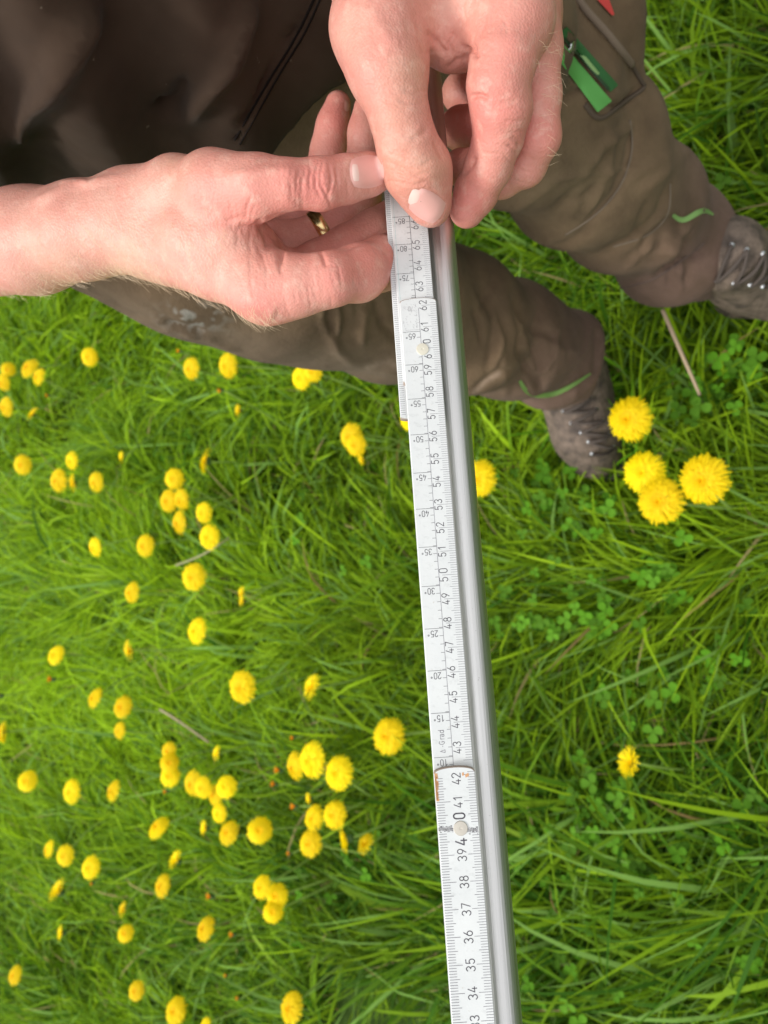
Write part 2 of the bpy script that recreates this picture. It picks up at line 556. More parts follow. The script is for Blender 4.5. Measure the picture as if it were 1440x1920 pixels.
def build_clover():
    """trefoil leaves on thin stalks low in the grass"""
    g = np.random.default_rng(21)
    Vs = []; Fs = []; Cs = []; off = 0
    lf = []                                                   # one leaflet outline, unit length
    prof = [(0, .05), (.3, .34), (.62, .46), (.85, .36), (1.0, .12)]
    spots = []
    centres = [(1110, 1120, 60, 26), (1230, 1080, 60, 26), (1190, 1300, 60, 18), (1010, 1620, 60, 24), (1130, 1560, 70, 45), (1230, 1640, 60, 30),
               (1310, 720, 60, 18), (1390, 680, 50, 14), (1000, 900, 45, 16), (1080, 960, 60, 20), (1150, 1480, 50, 14), (980, 1150, 60, 14),
               (1330, 1240, 60, 14), (1390, 1560, 60, 14), (1060, 1840, 60, 16), (1230, 330, 60, 10), (1360, 1790, 40, 10), (700, 1560, 60, 10), (620, 1000, 60, 8), (330, 830, 60, 8), (560, 1690, 60, 8), (220, 1430, 60, 8)]
    for cx, cy, sp, n in centres:
        for _ in range(int(n * .9)):
            spots.append((g.normal(cx, sp * .7), g.normal(cy, sp * .7)))
    for (px, py) in spots:
        h = g.uniform(.04, .10)
        q = W(px, py, 1.0); dr = q - CAM; d = (CAM[2] - h) / -dr[2]
        P = CAM + dr * d
        s = g.uniform(.008, .015)
        col = np.array([.070, .190, .010]) * g.uniform(.55, 1.3) + np.array([.02, .02, .008]) * g.random()
        nrm = np.array([g.normal(0, .3), g.normal(0, .3), 1]); nrm /= np.linalg.norm(nrm)
        t1 = np.cross(nrm, [0, 1, 0]); t1 /= np.linalg.norm(t1); t2 = np.cross(nrm, t1)
        a0 = g.uniform(0, 6.28)
        for k in range(3):
            a = a0 + k * 2.094 + g.normal(0, .08)
            u = t1 * math.cos(a) + t2 * math.sin(a); v = np.cross(nrm, u)
            rows = []
            for (l, w) in prof:
                z = .18 * l * l
                rows += [P + s * (u * l - v * w + nrm * (z + .12 * w)), P + s * (u * (l - (.07 if l == 1 else 0)) + nrm * (z - .05)), P + s * (u * l + v * w + nrm * (z + .12 * w))]
            Vs.append(np.array(rows))
            f = []
            for r in range(4):
                b = off + r * 3
                f += [(b, b + 1, b + 4, b + 3), (b + 1, b + 2, b + 5, b + 4)]
            Fs.append(np.array(f)); off += 15
            Cs.append(np.tile(col, (15, 1)) * np.array([1, 1.08, 1.12, 1.15, 1.0]).repeat(3)[:, None])
        # stalk
        gz = 0; rr = .0007
        b0 = P + np.array([g.normal(0, .02), g.normal(0, .02), 0]); b0[2] = gz
        o = np.array([[rr, 0, 0], [-rr * .5, rr * .87, 0], [-rr * .5, -rr * .87, 0]])
        Vs.append(np.concatenate([b0 + o, P + o])); Fs.append(np.array([(off, off + 1, off + 4, off + 3), (off + 1, off + 2, off + 5, off + 4), (off + 2, off, off + 3, off + 5)])); off += 6
        Cs.append(np.tile(col, (6, 1)))
    link('clover', mesh_np('clover', np.concatenate(Vs), np.concatenate(Fs), mats=[CLOVERM], colors=np.concatenate(Cs)),
         kind='stuff', label='low green clover leaves growing through the grass', cat='clover')
build_clover()

# ---------------------------------------------------------------- generic tube mesh
def tube_mesh(pts, rad, n=8, cap=True):
    P = np.array(pts, float); m = len(P)
    R = np.broadcast_to(np.asarray(rad, float), (m,))
    T = np.gradient(P, axis=0); T /= np.linalg.norm(T, axis=1)[:, None]
    up = np.array([0, 0, 1.0]) if abs(T[0][2]) < .9 else np.array([1.0, 0, 0])
    A = np.cross(T[0], up); A /= np.linalg.norm(A)
    V = []
    for i in range(m):
        A = A - T[i] * (A @ T[i]); A /= np.linalg.norm(A); B = np.cross(T[i], A)
        for k in range(n):
            a = 2 * math.pi * k / n
            V.append(P[i] + R[i] * (A * math.cos(a) + B * math.sin(a)))
    F = [(i * n + k, i * n + (k + 1) % n, (i + 1) * n + (k + 1) % n, (i + 1) * n + k) for i in range(m - 1) for k in range(n)]
    if cap:
        F.append(tuple(range(n))[::-1]); F.append(tuple((m - 1) * n + k for k in range(n)))
    return V, F

def spline(pts, n):
    P = np.array(pts, float); k = len(P)
    t = np.linspace(0, k - 1, n); out = []
    for s in t:
        i = min(int(s), k - 2); u = s - i
        p0 = P[max(i - 1, 0)]; p1 = P[i]; p2 = P[i + 1]; p3 = P[min(i + 2, k - 1)]
        out.append(.5 * (2 * p1 + (p2 - p0) * u + (2 * p0 - 5 * p1 + 4 * p2 - p3) * u * u + (3 * p1 - p0 - 3 * p2 + p3) * u ** 3))
    return np.array(out)

# ---------------------------------------------------------------- dandelions
def head_mesh(name, seed, rings, openness=1.0):
    """rings: (count, length, elevation angle of the ray, base height). unit radius = 1"""
    g = np.random.default_rng(seed)
    V = []; F = []; C = []
    for (cnt, ln, el, z0) in rings:
        for k in range(cnt):
            a = 2 * math.pi * (k + g.uniform(-.35, .35)) / cnt
            L = ln * g.uniform(.88, 1.08); e = el + g.normal(0, .05)
            w = .032 * g.uniform(.8, 1.2)
            ca, sa = math.cos(a), math.sin(a)
            b = len(V)
            for (s, ww) in ((0.05, .5), (.5, .9), (.88, 1.0), (1.0, .62)):
                r = L * s * math.cos(e - .25 * s); z = z0 + L * s * math.sin(e - .35 * s * s)
                V.append((ca * r + sa * w * ww, sa * r - ca * w * ww, z))
                V.append((ca * r - sa * w * ww, sa * r + ca * w * ww, z + .012))
                yo = np.array([.92, .745, .004]) if s > .3 else np.array([.90, .63, .003])
                if ln < .45: yo = np.array([.92, .66, .003])
                yo = yo * g.uniform(.93, 1.05)
                C += [yo, yo]
            F += [(b, b + 1, b + 3, b + 2), (b + 2, b + 3, b + 5, b + 4), (b + 4, b + 5, b + 7, b + 6)]
    # green bracts below
    for k in range(16):
        a = 2 * math.pi * k / 16; ca, sa = math.cos(a), math.sin(a); b = len(V)
        up = .30 if openness > .5 else .75
        for (r, z, w) in ((.10, -.22, .05), (.24, -.12, .07), (.34 if openness > .5 else .26, up * .3, .05), (.45 if openness > .5 else .22, up * .55, .008)):
            V.append((ca * r + sa * w, sa * r - ca * w, z)); V.append((ca * r - sa * w, sa * r + ca * w, z))
            C += [np.array([.09, .17, .05])] * 2
        F += [(b, b + 1, b + 3, b + 2), (b + 2, b + 3, b + 5, b + 4), (b + 4, b + 5, b + 7, b + 6)]
    # green receptacle
    b = len(V)
    for (r, z) in ((.02, -.26), (.17, -.18), (.24, -.04), (.2, .04)):
        for k in range(10):
            a = 2 * math.pi * k / 10; V.append((r * math.cos(a), r * math.sin(a), z)); C.append(np.array([.10, .18, .05]))
    for i in range(3):
        for k in range(10):
            F.append((b + i * 10 + k, b + i * 10 + (k + 1) % 10, b + (i + 1) * 10 + (k + 1) % 10, b + (i + 1) * 10 + k))
    return mesh_np(name, V, F, smooth=False, mats=[PETAL], colors=np.array(C))

OPEN = [head_mesh('open_head_%s' % 'abcd'[i], 30 + i,
        [(72, 1.0, .04, 0), (66, .95, .11, .02), (60, .86, .19, .04), (54, .74, .28, .06), (46, .62, .38, .07), (38, .50, .52, .08), (30, .38, .75, .08), (24, .28, 1.05, .08)]) for i in range(4)]
HALF = [head_mesh('half_open_head', 40, [(30, 1.0, .75, 0), (28, .95, .9, .02), (24, .85, 1.05, .04), (18, .7, 1.25, .05)], .3),
        head_mesh('side_head', 41, [(40, 1.0, .42, 0), (34, .9, .6, .03), (26, .75, .8, .05), (20, .6, 1.05, .06)], .6)]
BUD = head_mesh('closed_head', 42, [(16, .95, 1.30, 0), (14, .9, 1.4, .02), (10, .85, 1.5, .02)], 0)
for vtx in BUD.color_attributes['Col'].data:
    c = vtx.color
    if c[0] > .5: vtx.color = (.80, .34, .01, 1)
DH = OPEN + HALF + [BUD]
sv, sf = tube_mesh([(0, 0, 0), (.10, .03, .25), (.13, .05, .5), (.07, .03, .78), (0, 0, 1)], [.0022, .0021, .002, .0019, .0018], 6)
# stem mesh is 1 m tall with slender radius in x,y kept by scale 1; the bow is scaled in the head offset
def stem_mesh(p0, p1, bow, r):
    p0 = np.array(p0); p1 = np.array(p1)
    m1 = p0 * .6 + p1 * .4 + np.array(bow); m1[2] = p0[2] * .55 + p1[2] * .45
    P = spline([p0, m1, p1], 7)
    V, F = tube_mesh(P, r, 6)
    c = np.tile(np.array([.26, .40, .08]), (len(V), 1))
    return mesh_np('flower_stem', V, F, mats=[STEMM], colors=c)

FL = []   # (x, y, w, h, kind, label[, tilt degrees])  kinds: o open, s half open from the side, b bud
def fl(*a): FL.append(a)
fl(1175, 785, 77, 86, 'o', 'big open yellow dandelion touching the toe of the left-hand boot')
fl(1204, 886, 80, 76, 'o', 'open yellow dandelion overlapped from below, just under the boot toe')
fl(1234, 940, 90, 84, 'o', 'large open dandelion, lowest of the trio right of the metal tube')
fl(1314, 900, 97, 88, 'o', 'largest open dandelion, rightmost of all the flowers')
fl(1186, 1430, 60, 58, 's', 'lone ragged yellow dandelion among clover right of the lower tube')
fl(893, 897, 62, 72, 'o', 'yellow dandelion half hidden behind the metal tube')
fl(915, 926, 18, 20, 'b', 'tiny orange bud under the flower peeking out behind the tube')
fl(764, 787, 36, 44, 'o', 'dandelion almost hidden behind the folding rule, only its edge showing')
fl(2, 718, 26, 34, 'o', 'dandelion cut by the far edge just below a small round one')
fl(14, 693, 27, 28, 'o', 'small round dandelion at the far corner beside an overlapping pair')
fl(50, 687, 30, 42, 'o', 'upper flower of the overlapping slanted pair near the forearm', -35)
fl(68, 705, 24, 36, 'o', 'lower narrow flower of the overlapping slanted pair near the forearm', -20)
fl(164, 670, 32, 37, 'o', 'lone dandelion in bare grass directly below the wrist')
fl(6, 763, 28, 40, 'o', 'dandelion cut by the far edge below the slanted pair')
fl(92, 742, 12, 12, 'b', 'tiny orange bud between the slanted pair and a narrow tilted flower')
fl(61, 776, 20, 28, 's', 'narrow tilted dandelion below the tiny orange bud', -35)
fl(38, 872, 34, 40, 'o', 'outermost flower of the loose group of five far from the camera')
fl(130, 864, 26, 36, 'o', 'topmost flower of the loose group of five')
fl(103, 901, 34, 47, 'o', 'biggest flower of the loose group of five')
fl(137, 906, 20, 34, 's', 'small narrow orange-tipped flower in the middle of the loose group of five')
fl(175, 904, 30, 40, 'o', 'flower of the loose group of five that is nearest the camera')
fl(228, 857, 22, 20, 's', 'small half closed orange dandelion alone between two flower groups')
fl(339, 659, 15, 15, 'b', 'orange bud beside the trouser leg above an open flower')
fl(353, 691, 32, 44, 'o', 'open dandelion beside the trouser leg with an orange bud above it')
fl(421, 686, 37, 50, 'o', 'open dandelion close under the thigh of the trousers')
fl(416, 732, 15, 13, 'b', 'orange bud just below the open flower under the thigh')
fl(450, 770, 26, 24, 's', 'half closed orange dandelion below the thigh')
fl(387, 864, 18, 46, 's', 'thin dandelion seen edge on above the cluster of six', -15)
fl(560, 708, 38, 48, 'o', 'left flower of the merged pair touching the trouser leg')
fl(583, 697, 36, 42, 'o', 'right flower of the merged pair touching the trouser leg')
fl(653, 820, 42, 54, 'o', 'upper flower of the merged pair midway between leg and rule')
fl(664, 835, 38, 44, 'o', 'lower flower of the merged pair midway between leg and rule')
fl(681, 861, 20, 24, 's', 'small half open flower hanging at the foot of the merged pair')
fl(323, 898, 37, 42, 'o', 'topmost flower of the tight cluster of six')
fl(311, 939, 36, 46, 'o', 'left middle flower of the tight cluster of six')
fl(335, 938, 30, 44, 'o', 'right middle flower of the tight cluster of six')
fl(330, 980, 28, 48, 'o', 'narrow lower flower of the tight cluster of six')
fl(377, 962, 32, 42, 'o', 'upper flower of the stacked pair right of the tight cluster')
fl(387, 1007, 40, 50, 'o', 'lower flower of the stacked pair right of the tight cluster')
fl(173, 1027, 26, 40, 'o', 'small oval dandelion alone at mid height in the far grass')
fl(267, 1023, 35, 44, 'o', 'dandelion with a long pale stem right of the small oval one')
fl(358, 1082, 46, 54, 'o', 'big round dandelion below the stacked pair')
fl(242, 1110, 30, 42, 'o', 'oval dandelion to the far side of the big round one')
fl(453, 1112, 18, 24, 's', 'upper half of a tiny ragged double flower in dark grass')
fl(457, 1128, 20, 24, 's', 'lower half of a tiny ragged double flower in dark grass')
fl(363, 1182, 37, 52, 'o', 'tall oval dandelion with a dry curled stalk above it')
fl(100, 1227, 30, 40, 'o', 'slightly tilted dandelion above a small orange bud', -20)
fl(242, 1220, 34, 38, 's', 'crescent shaped half open dandelion in the middle of the far grass')
fl(100, 1274, 18, 20, 'b', 'orange bud directly under the slightly tilted dandelion')
fl(173, 1307, 25, 40, 'o', 'narrow tilted dandelion left of the stacked big and small pair', -20)
fl(225, 1325, 35, 44, 'o', 'bigger upper flower of the stacked big and small pair')
fl(220, 1370, 24, 34, 'o', 'smaller lower flower of the stacked big and small pair')
fl(2, 1304, 14, 20, 'b', 'orange bud cut by the far edge at mid height')
fl(0, 1373, 14, 40, 'o', 'dandelion at the far edge with only a sliver showing')
fl(447, 1290, 52, 65, 'o', 'large lone round dandelion with a bent pale stem below it')
fl(584, 1288, 28, 46, 's', 'slanted half open dandelion right of the large lone one', -20)
fl(48, 1464, 40, 36, 'o', 'rounded triangular dandelion nearest the far edge')
fl(128, 1485, 35, 47, 'o', 'oval dandelion between a triangular and a narrow flower')
fl(207, 1482, 24, 42, 'o', 'narrow upright dandelion right of the oval one', -10)
fl(313, 1408, 28, 34, 'o', 'small top flower of the tall stacked column of blossoms')
fl(317, 1430, 36, 36, 'o', 'middle flower of the tall stacked column of blossoms')
fl(316, 1455, 38, 42, 'o', 'bottom flower of the tall stacked column of blossoms')
fl(314, 1484, 13, 15, 'b', 'tiny orange bud hanging below the stacked column of blossoms')
fl(356, 1470, 36, 50, 'o', 'left half of the wide double blossom beside the stacked column')
fl(376, 1477, 34, 42, 'o', 'right half of the wide double blossom beside the stacked column')
fl(406, 1413, 26, 27, 's', 'small cup shaped dandelion seen from the side above the blossoms')
fl(421, 1475, 40, 44, 'o', 'round flower at the right end of the wide double blossom')
fl(399, 1490, 28, 42, 'o', 'deeper orange flower tucked under the round flower')
fl(407, 1526, 30, 38, 'o', 'middle flower of the chain running down from the orange one')
fl(424, 1560, 34, 46, 'o', 'lowest flower of the chain, with a pale stalk behind it', -20)
fl(387, 1553, 21, 32, 's', 'small orange oval flower left of the chain')
fl(486, 1557, 50, 50, 'o', 'round open dandelion right of the chain, facing the camera')
fl(293, 1548, 26, 46, 'o', 'slanted dandelion pointing down on a thin green stem', -42)
fl(723, 1380, 60, 70, 'o', 'large dandelion standing alone next to the folding rule')
fl(577, 1425, 50, 70, 'o', 'large front flower of the group left of the rule')
fl(546, 1438, 30, 56, 'o', 'narrow flower half behind the large front flower')
fl(629, 1449, 54, 66, 'o', 'large round flower right of the overlapping pair beside the rule')
fl(526, 1445, 15, 22, 'b', 'orange bud beside the narrow half hidden flower')
fl(517, 1471, 16, 18, 'b', 'small orange bud below the other orange bud by the large pair')
fl(552, 1383, 13, 14, 'b', 'tiny brown-orange bud above the large overlapping pair')
fl(582, 1497, 24, 24, 's', 'upper half open orange bud over the neighbouring twin flowers')
fl(555, 1512, 18, 20, 'b', 'lower orange bud left of the neighbouring twin flowers')
fl(583, 1534, 36, 52, 'o', 'left one of the neighbouring twin flowers')
fl(622, 1528, 44, 54, 'o', 'right one of the neighbouring twin flowers')
fl(577, 1582, 42, 50, 'o', 'spiky open flower directly below the twin flowers')
fl(545, 1600, 14, 14, 'b', 'tiny orange bud left of the spiky open flower')
fl(653, 1573, 16, 50, 's', 'very thin dandelion seen edge on near the rule', 15)
fl(685, 1582, 26, 38, 's', 'half turned dandelion on a long stem that runs to the rule', -30)
fl(87, 1592, 20, 34, 'o', 'narrow far flower left of a bigger round one')
fl(118, 1605, 34, 40, 'o', 'round flower right beside the narrow far one')
fl(165, 1627, 36, 44, 'o', 'round dandelion with a tiny orange bud under it')
fl(175, 1657, 11, 11, 'b', 'tiny orange bud under the round dandelion')
fl(112, 1673, 26, 46, 's', 'slanted half dandelion below the two far flowers', -25)
fl(230, 1706, 20, 28, 's', 'orange half open flower just above a spiky one')
fl(118, 1750, 27, 30, 's', 'small ragged dandelion low in the far grass')
fl(233, 1750, 30, 33, 'o', 'spiky little dandelion just below an orange half open one')
fl(333, 1614, 32, 38, 's', 'dandelion leaning on a diagonal green stem', -25)
fl(299, 1661, 30, 44, 'o', 'oval dandelion below the one leaning on a diagonal stem')
fl(397, 1682, 16, 20, 'b', 'orange bud on a grey stem right of the oval dandelion')
fl(380, 1740, 30, 46, 'o', 'slanted oval dandelion in the lower grass', -18)
fl(23, 1829, 26, 36, 'o', 'lone small dandelion in the lowest far corner')
fl(252, 1858, 30, 36, 'o', 'small deep yellow dandelion near the bottom edge')
fl(324, 1896, 40, 50, 'o', 'dandelion cut a little by the bottom edge')
fl(383, 1920, 24, 18, 'o', 'dandelion almost wholly cut by the bottom edge')
fl(426, 1829, 11, 11, 'b', 'tiny orange bud above the bottom edge')
fl(448, 1873, 12, 10, 'b', 'tiny red-orange bud left of the last oval flower')
fl(487, 1663, 36, 44, 'o', 'upper left flower of the merged trio in the lower grass')
fl(516, 1680, 42, 46, 'o', 'central flower of the merged trio in the lower grass')
fl(511, 1710, 40, 40, 'o', 'bottom flower of the merged trio in the lower grass')
fl(439, 1753, 14, 18, 'b', 'brownish bud on a withered stalk')
fl(540, 1890, 42, 58, 'o', 'tall oval dandelion by the bottom edge nearest the rule')

def build_dandelions():
    g = np.random.default_rng(5)
    for i, it in enumerate(FL):
        x, y, w, h, kind, lab = it[:6]
        tau = math.radians(it[6]) if len(it) > 6 else g.normal(0, .12)
        zf = .15 + g.uniform(-.02, .035) if x < 1000 else .165 + .02 * g.random()
        if kind == 'b': zf -= .02
        q = W(x, y, 1.0) - CAM
        d = (CAM[2] - zf) / -q[2]
        P = CAM + q * d
        dia = max(w, h) / FPX * d
        toC = -q / np.linalg.norm(q)
        ratio = min(w, h) / max(w, h)
        c = {'o': min(.99, max(.25, (ratio - .10) / .90)), 's': .45, 'b': .35}[kind]
        if kind == 's' and ratio < .5: c = .1
        s = math.sqrt(1 - c * c)
        side = cU * math.cos(tau) - cR * math.sin(tau)
        nrm = toC * c + side * s
        nrm /= np.linalg.norm(nrm)
        me = {'o': OPEN[i % 4], 's': HALF[i % 2], 'b': BUD}[kind]
        rad = dia / 2 * (1.02 if kind == 'o' else 1.15 if kind == 's' else 1.0)
        if kind == 'b': rad = dia * .75
        base = P + np.array([g.normal(0, .035), g.normal(-.02, .04), 0]); base[2] = float(ground_z(base[0], base[1]))
        root = link('dandelion', None, label=lab, cat='dandelion', group='dandelions in flower across the meadow')
        root.location = base
        hd = link('flower_head', me, root)
        qd = Vector(nrm).to_track_quat('Z', 'Y')
        hd.rotation_mode = 'QUATERNION'
        hd.rotation_quaternion = qd @ Matrix.Rotation(g.uniform(0, 6.28), 3, 'Z').to_quaternion()
        hd.scale = (rad, rad, rad)
        hd.location = P - base - nrm * rad * .12
        e = (P - base) - nrm * rad * .34
        st = stem_mesh((0, 0, 0), e, (g.normal(0, .012), g.normal(0, .012), 0), .0011 + dia * .018)
        link('stem', st, root)
build_dandelions()

# single conspicuous stalks and blades
def stalk(name, pts, r, col, lab, cat, group=None, flat=False):
    P = spline([W(*p) for p in pts], 14)
    rr = np.interp(np.linspace(0, 1, 14), [0, .5, 1], [r, r, r * .35 if flat else r * .8])
    V, F = tube_mesh(P, rr, 7)
    return link(name, mesh_np(name, V, F, mats=[STEMM], colors=np.tile(np.array(col), (len(V), 1))), label=lab, cat=cat, group=group)
stalk('dry_stalk', [(1242, 580, .93), (1268, 640, .94), (1312, 740, .97)], .0025, (.50, .38, .26), 'pale dry stalk lying between the two boots above the flower trio', 'stalk')
stalk('dry_stalk', [(300, 1330, 1.52), (335, 1352, 1.5), (392, 1392, 1.5)], .0024, (.42, .36, .22), 'pale dry stalk lying left of the large lone dandelion', 'stalk')
stalk('dry_stalk', [(330, 1060, 1.56), (380, 1040, 1.52), (430, 1008, 1.5)], .0022, (.36, .36, .18), 'pale stalk crossing under the stacked pair of dandelions', 'stalk')

# ---------------------------------------------------------------- folding rule and tube
# right edge of the rule in camera space as a function of the centimetre mark
def edge(s, dz=0.0):
    t = (s - 50) / 100.0
    x = np.interp(s, [33, 65], [0, 0])
    return np.array([0.03108 - .06503 * t, .02582 - .98504 * t, .32130 + .15957 * t + dz])
RD = np.array([-.06503, -.98504, .15957]); RD /= np.linalg.norm(RD)
WD = np.array([-1, .066, 0.0]); WD -= RD * (WD @ RD); WD /= np.linalg.norm(WD)
ND = np.cross(WD, RD); ND /= np.linalg.norm(ND)
if ND[2] > 0: ND = -ND                                       # towards the viewer
RT = .0032

def rp(s, w, n=0.0, off=0.0):
    """camera-space point: cm mark s, w metres left of the right edge, n metres above the leaf's face, off lateral shift"""
    return edge(s) + WD * (w + off) + ND * n

RW = .0163
def leaf(name, s0, s1, top, off, parent, round0=False, round1=False, width=RW, rnd=.004):
    """wooden leaf with bevelled edges; top = height of its face"""
    out = []
    def end(s, sign, rd):
        if not rd: return [(s, 0.0), (s, width)] if sign < 0 else [(s, width), (s, 0.0)]
        L = []
        for k in range(13):
            a = math.pi * k / 12
            w = width / 2 - width / 2 * math.cos(a)
            bulge = rnd * 100 * (math.sin(a) ** .8 - 1)
            L.append((s + sign * bulge, w))
        return L if sign < 0 else L[::-1]
    out = end(s0, -1, round0) + end(s1, 1, round1)
    V = []; n = len(out)
    cs = (s0 + s1) / 2
    for (nn, ins) in ((top - RT, 0), (top - .0003, 0), (top, .0003)):
        for (s, w) in out:
            ww = w + (ins if w < width / 2 else -ins)
            ss = s + (ins * 100 if s < cs else -ins * 100)
            V.append(Wc(rp(ss, ww, nn, off)))
    F = []
    for r in range(2):
        for k in range(n):
            F.append((r * n + k, r * n + (k + 1) % n, (r + 1) * n + (k + 1) % n, (r + 1) * n + k))
    F.append(tuple(2 * n + k for k in range(n))); F.append(tuple(range(n))[::-1])
    me = mesh_np(name, V, F, smooth=False, mats=[RULE, WOODD])
    for p_ in me.polygons:
        if len(p_.vertices) == 4:
            ks_ = [v % n for v in p_.vertices]
            sv_ = [out[k_][0] for k_ in ks_]
            if (round1 and min(sv_) > s1 - 1.2) or (round0 and max(sv_) < s0 + 1.2): p_.material_index = 1
    return link(name, me, parent)

# stroke digits, box 0..1 wide x 0..1.6 high
def arc(cx, cy, rx, ry, a0, a1, n=10):
    return [(cx + rx * math.cos(math.radians(a0 + (a1 - a0) * k / n)), cy + ry * math.sin(math.radians(a0 + (a1 - a0) * k / n))) for k in range(n + 1)]
GL = {
 '0': [arc(.45, 1.15, .36, .42, 0, 180) + arc(.45, .45, .36, .42, 180, 360) + [(.81, 1.15)]],
 '1': [[(.18, 1.18), (.52, 1.57), (.52, .03)]],
 '2': [arc(.45, 1.17, .36, .40, 170, -25) + [(.08, .03), (.84, .03)]],
 '3': [arc(.43, 1.20, .35, .37, 160, -80) , arc(.43, .42, .38, .40, 88, -160)],
 '4': [[(.55, 1.57), (.06, .42), (.90, .42)], [(.64, .82), (.64, .03)]],
 '5': [[(.78, 1.57), (.20, 1.57), (.14, .85)] + arc(.44, .52, .37, .49, 120, -155)],
 '6': [[(.62, 1.57), (.20, .86)] + arc(.45, .50, .37, .47, 150, -210, 18)],
 '7': [[(.08, 1.57), (.84, 1.57), (.34, .03)]],
 '8': [arc(.45, 1.19, .31, .37, 0, 360, 16), arc(.45, .43, .38, .41, 0, 360, 16)],
 '9': [[(.28, .03), (.70, .74)] + arc(.45, 1.10, .37, .47, -30, 330, 18)],
 'o': [arc(.3, .24, .22, .24, 0, 360, 12)],
 '-': [[(.15, .6), (.6, .6)]],
 'G': [arc(.55, .8, .48, .76, 40, 320, 16) + [(.95, .72), (.6, .72)]],
 'r': [[(.15, 0), (.15, 1.08)], arc(.5, .72, .35, .36, 170, 60, 6)],
 'a': [arc(.42, .30, .32, .30, 0, 360, 12), [(.76, 0), (.76, .75)] + arc(.44, .75, .32, .33, 10, 160, 6)],
 'd': [arc(.42, .53, .34, .53, 0, 360, 14), [(.78, 0), (.78, 1.6)]],
 'D': [[(.05, .03), (.95, .03), (.5, 1.2), (.05, .03)]],
}
class Print:
    """flat print on a leaf: quads in (s cm, w mm) space, turned into one thin mesh"""
    def __init__(s, top, off): s.V = []; s.F = []; s.M = []; s.top = top + .00005; s.off = off; s.lift = 0
    def quad(s, pts, mat=0):
        b = len(s.V)
        for (a, w) in pts: s.V.append(Wc(rp(a, w / 1000, s.top + mat * .00001 + s.lift, s.off)))
        s.F.append((b, b + 1, b + 2, b + 3)); s.M.append(mat)
    def seg(s, p, q, t, mat=0):
        """p, q in mm space (along, w); t thickness mm"""
        d = np.array(q) - np.array(p); L = np.linalg.norm(d)
        if L < 1e-9: return
        d /= L; n = np.array([-d[1], d[0]]) * t / 2; e = d * t * .28
        P = [np.array(p) - e - n, np.array(q) + e - n, np.array(q) + e + n, np.array(p) - e + n]
        s.quad([(a[0] / 10, a[1]) for a in P], mat)
    def glyph(s, ch, s0, w0, size, rot, t, mat=0, wx=1.0):
        """s0 (cm), w0 (mm): lower-left corner of the glyph. rot 90: reads up the rule, tops to the left; rot 180: upside down"""
        for st in GL[ch]:
            Q = []
            for (gx, gy) in st:
                gx *= size / 1.6 * wx; gy *= size / 1.6
                if rot == 90: Q.append((s0 * 10 + gx, w0 + gy))
                else: Q.append((s0 * 10 - gy, w0 + gx))
            for a, b in zip(Q[:-1], Q[1:]): s.seg(a, b, t, mat)
    def build(s, parent, mats, name='scale_print'):
        me = mesh_np(name, s.V, s.F, smooth=False, mats=mats)
        me.polygons.foreach_set('material_index', np.array(s.M, np.int32)); me.update()
        return link(name, me, parent)

def rivet(parent, s, w, top, r, mat):
    V = []; n = 28
    prof = [(r, -.0002), (r, .00025), (r * .95, .0004), (r * .5, .00050), (r * .2, .00052), (r * .17, .00044), (.00001, .00044)]
    c = rp(s, w, top)
    for (rr, h) in prof:
        for k in range(n):
            a = 2 * math.pi * k / n
            V.append(Wc(c + (WD * math.cos(a) + RD * math.sin(a)) * rr + ND * h))
    F = [(i * n + k, i * n + (k + 1) % n, (i + 1) * n + (k + 1) % n, (i + 1) * n + k) for i in range(len(prof) - 1) for k in range(n)]
    return link('rivet', mesh_np('rivet', V, F, smooth=False, mats=[mat]), parent)

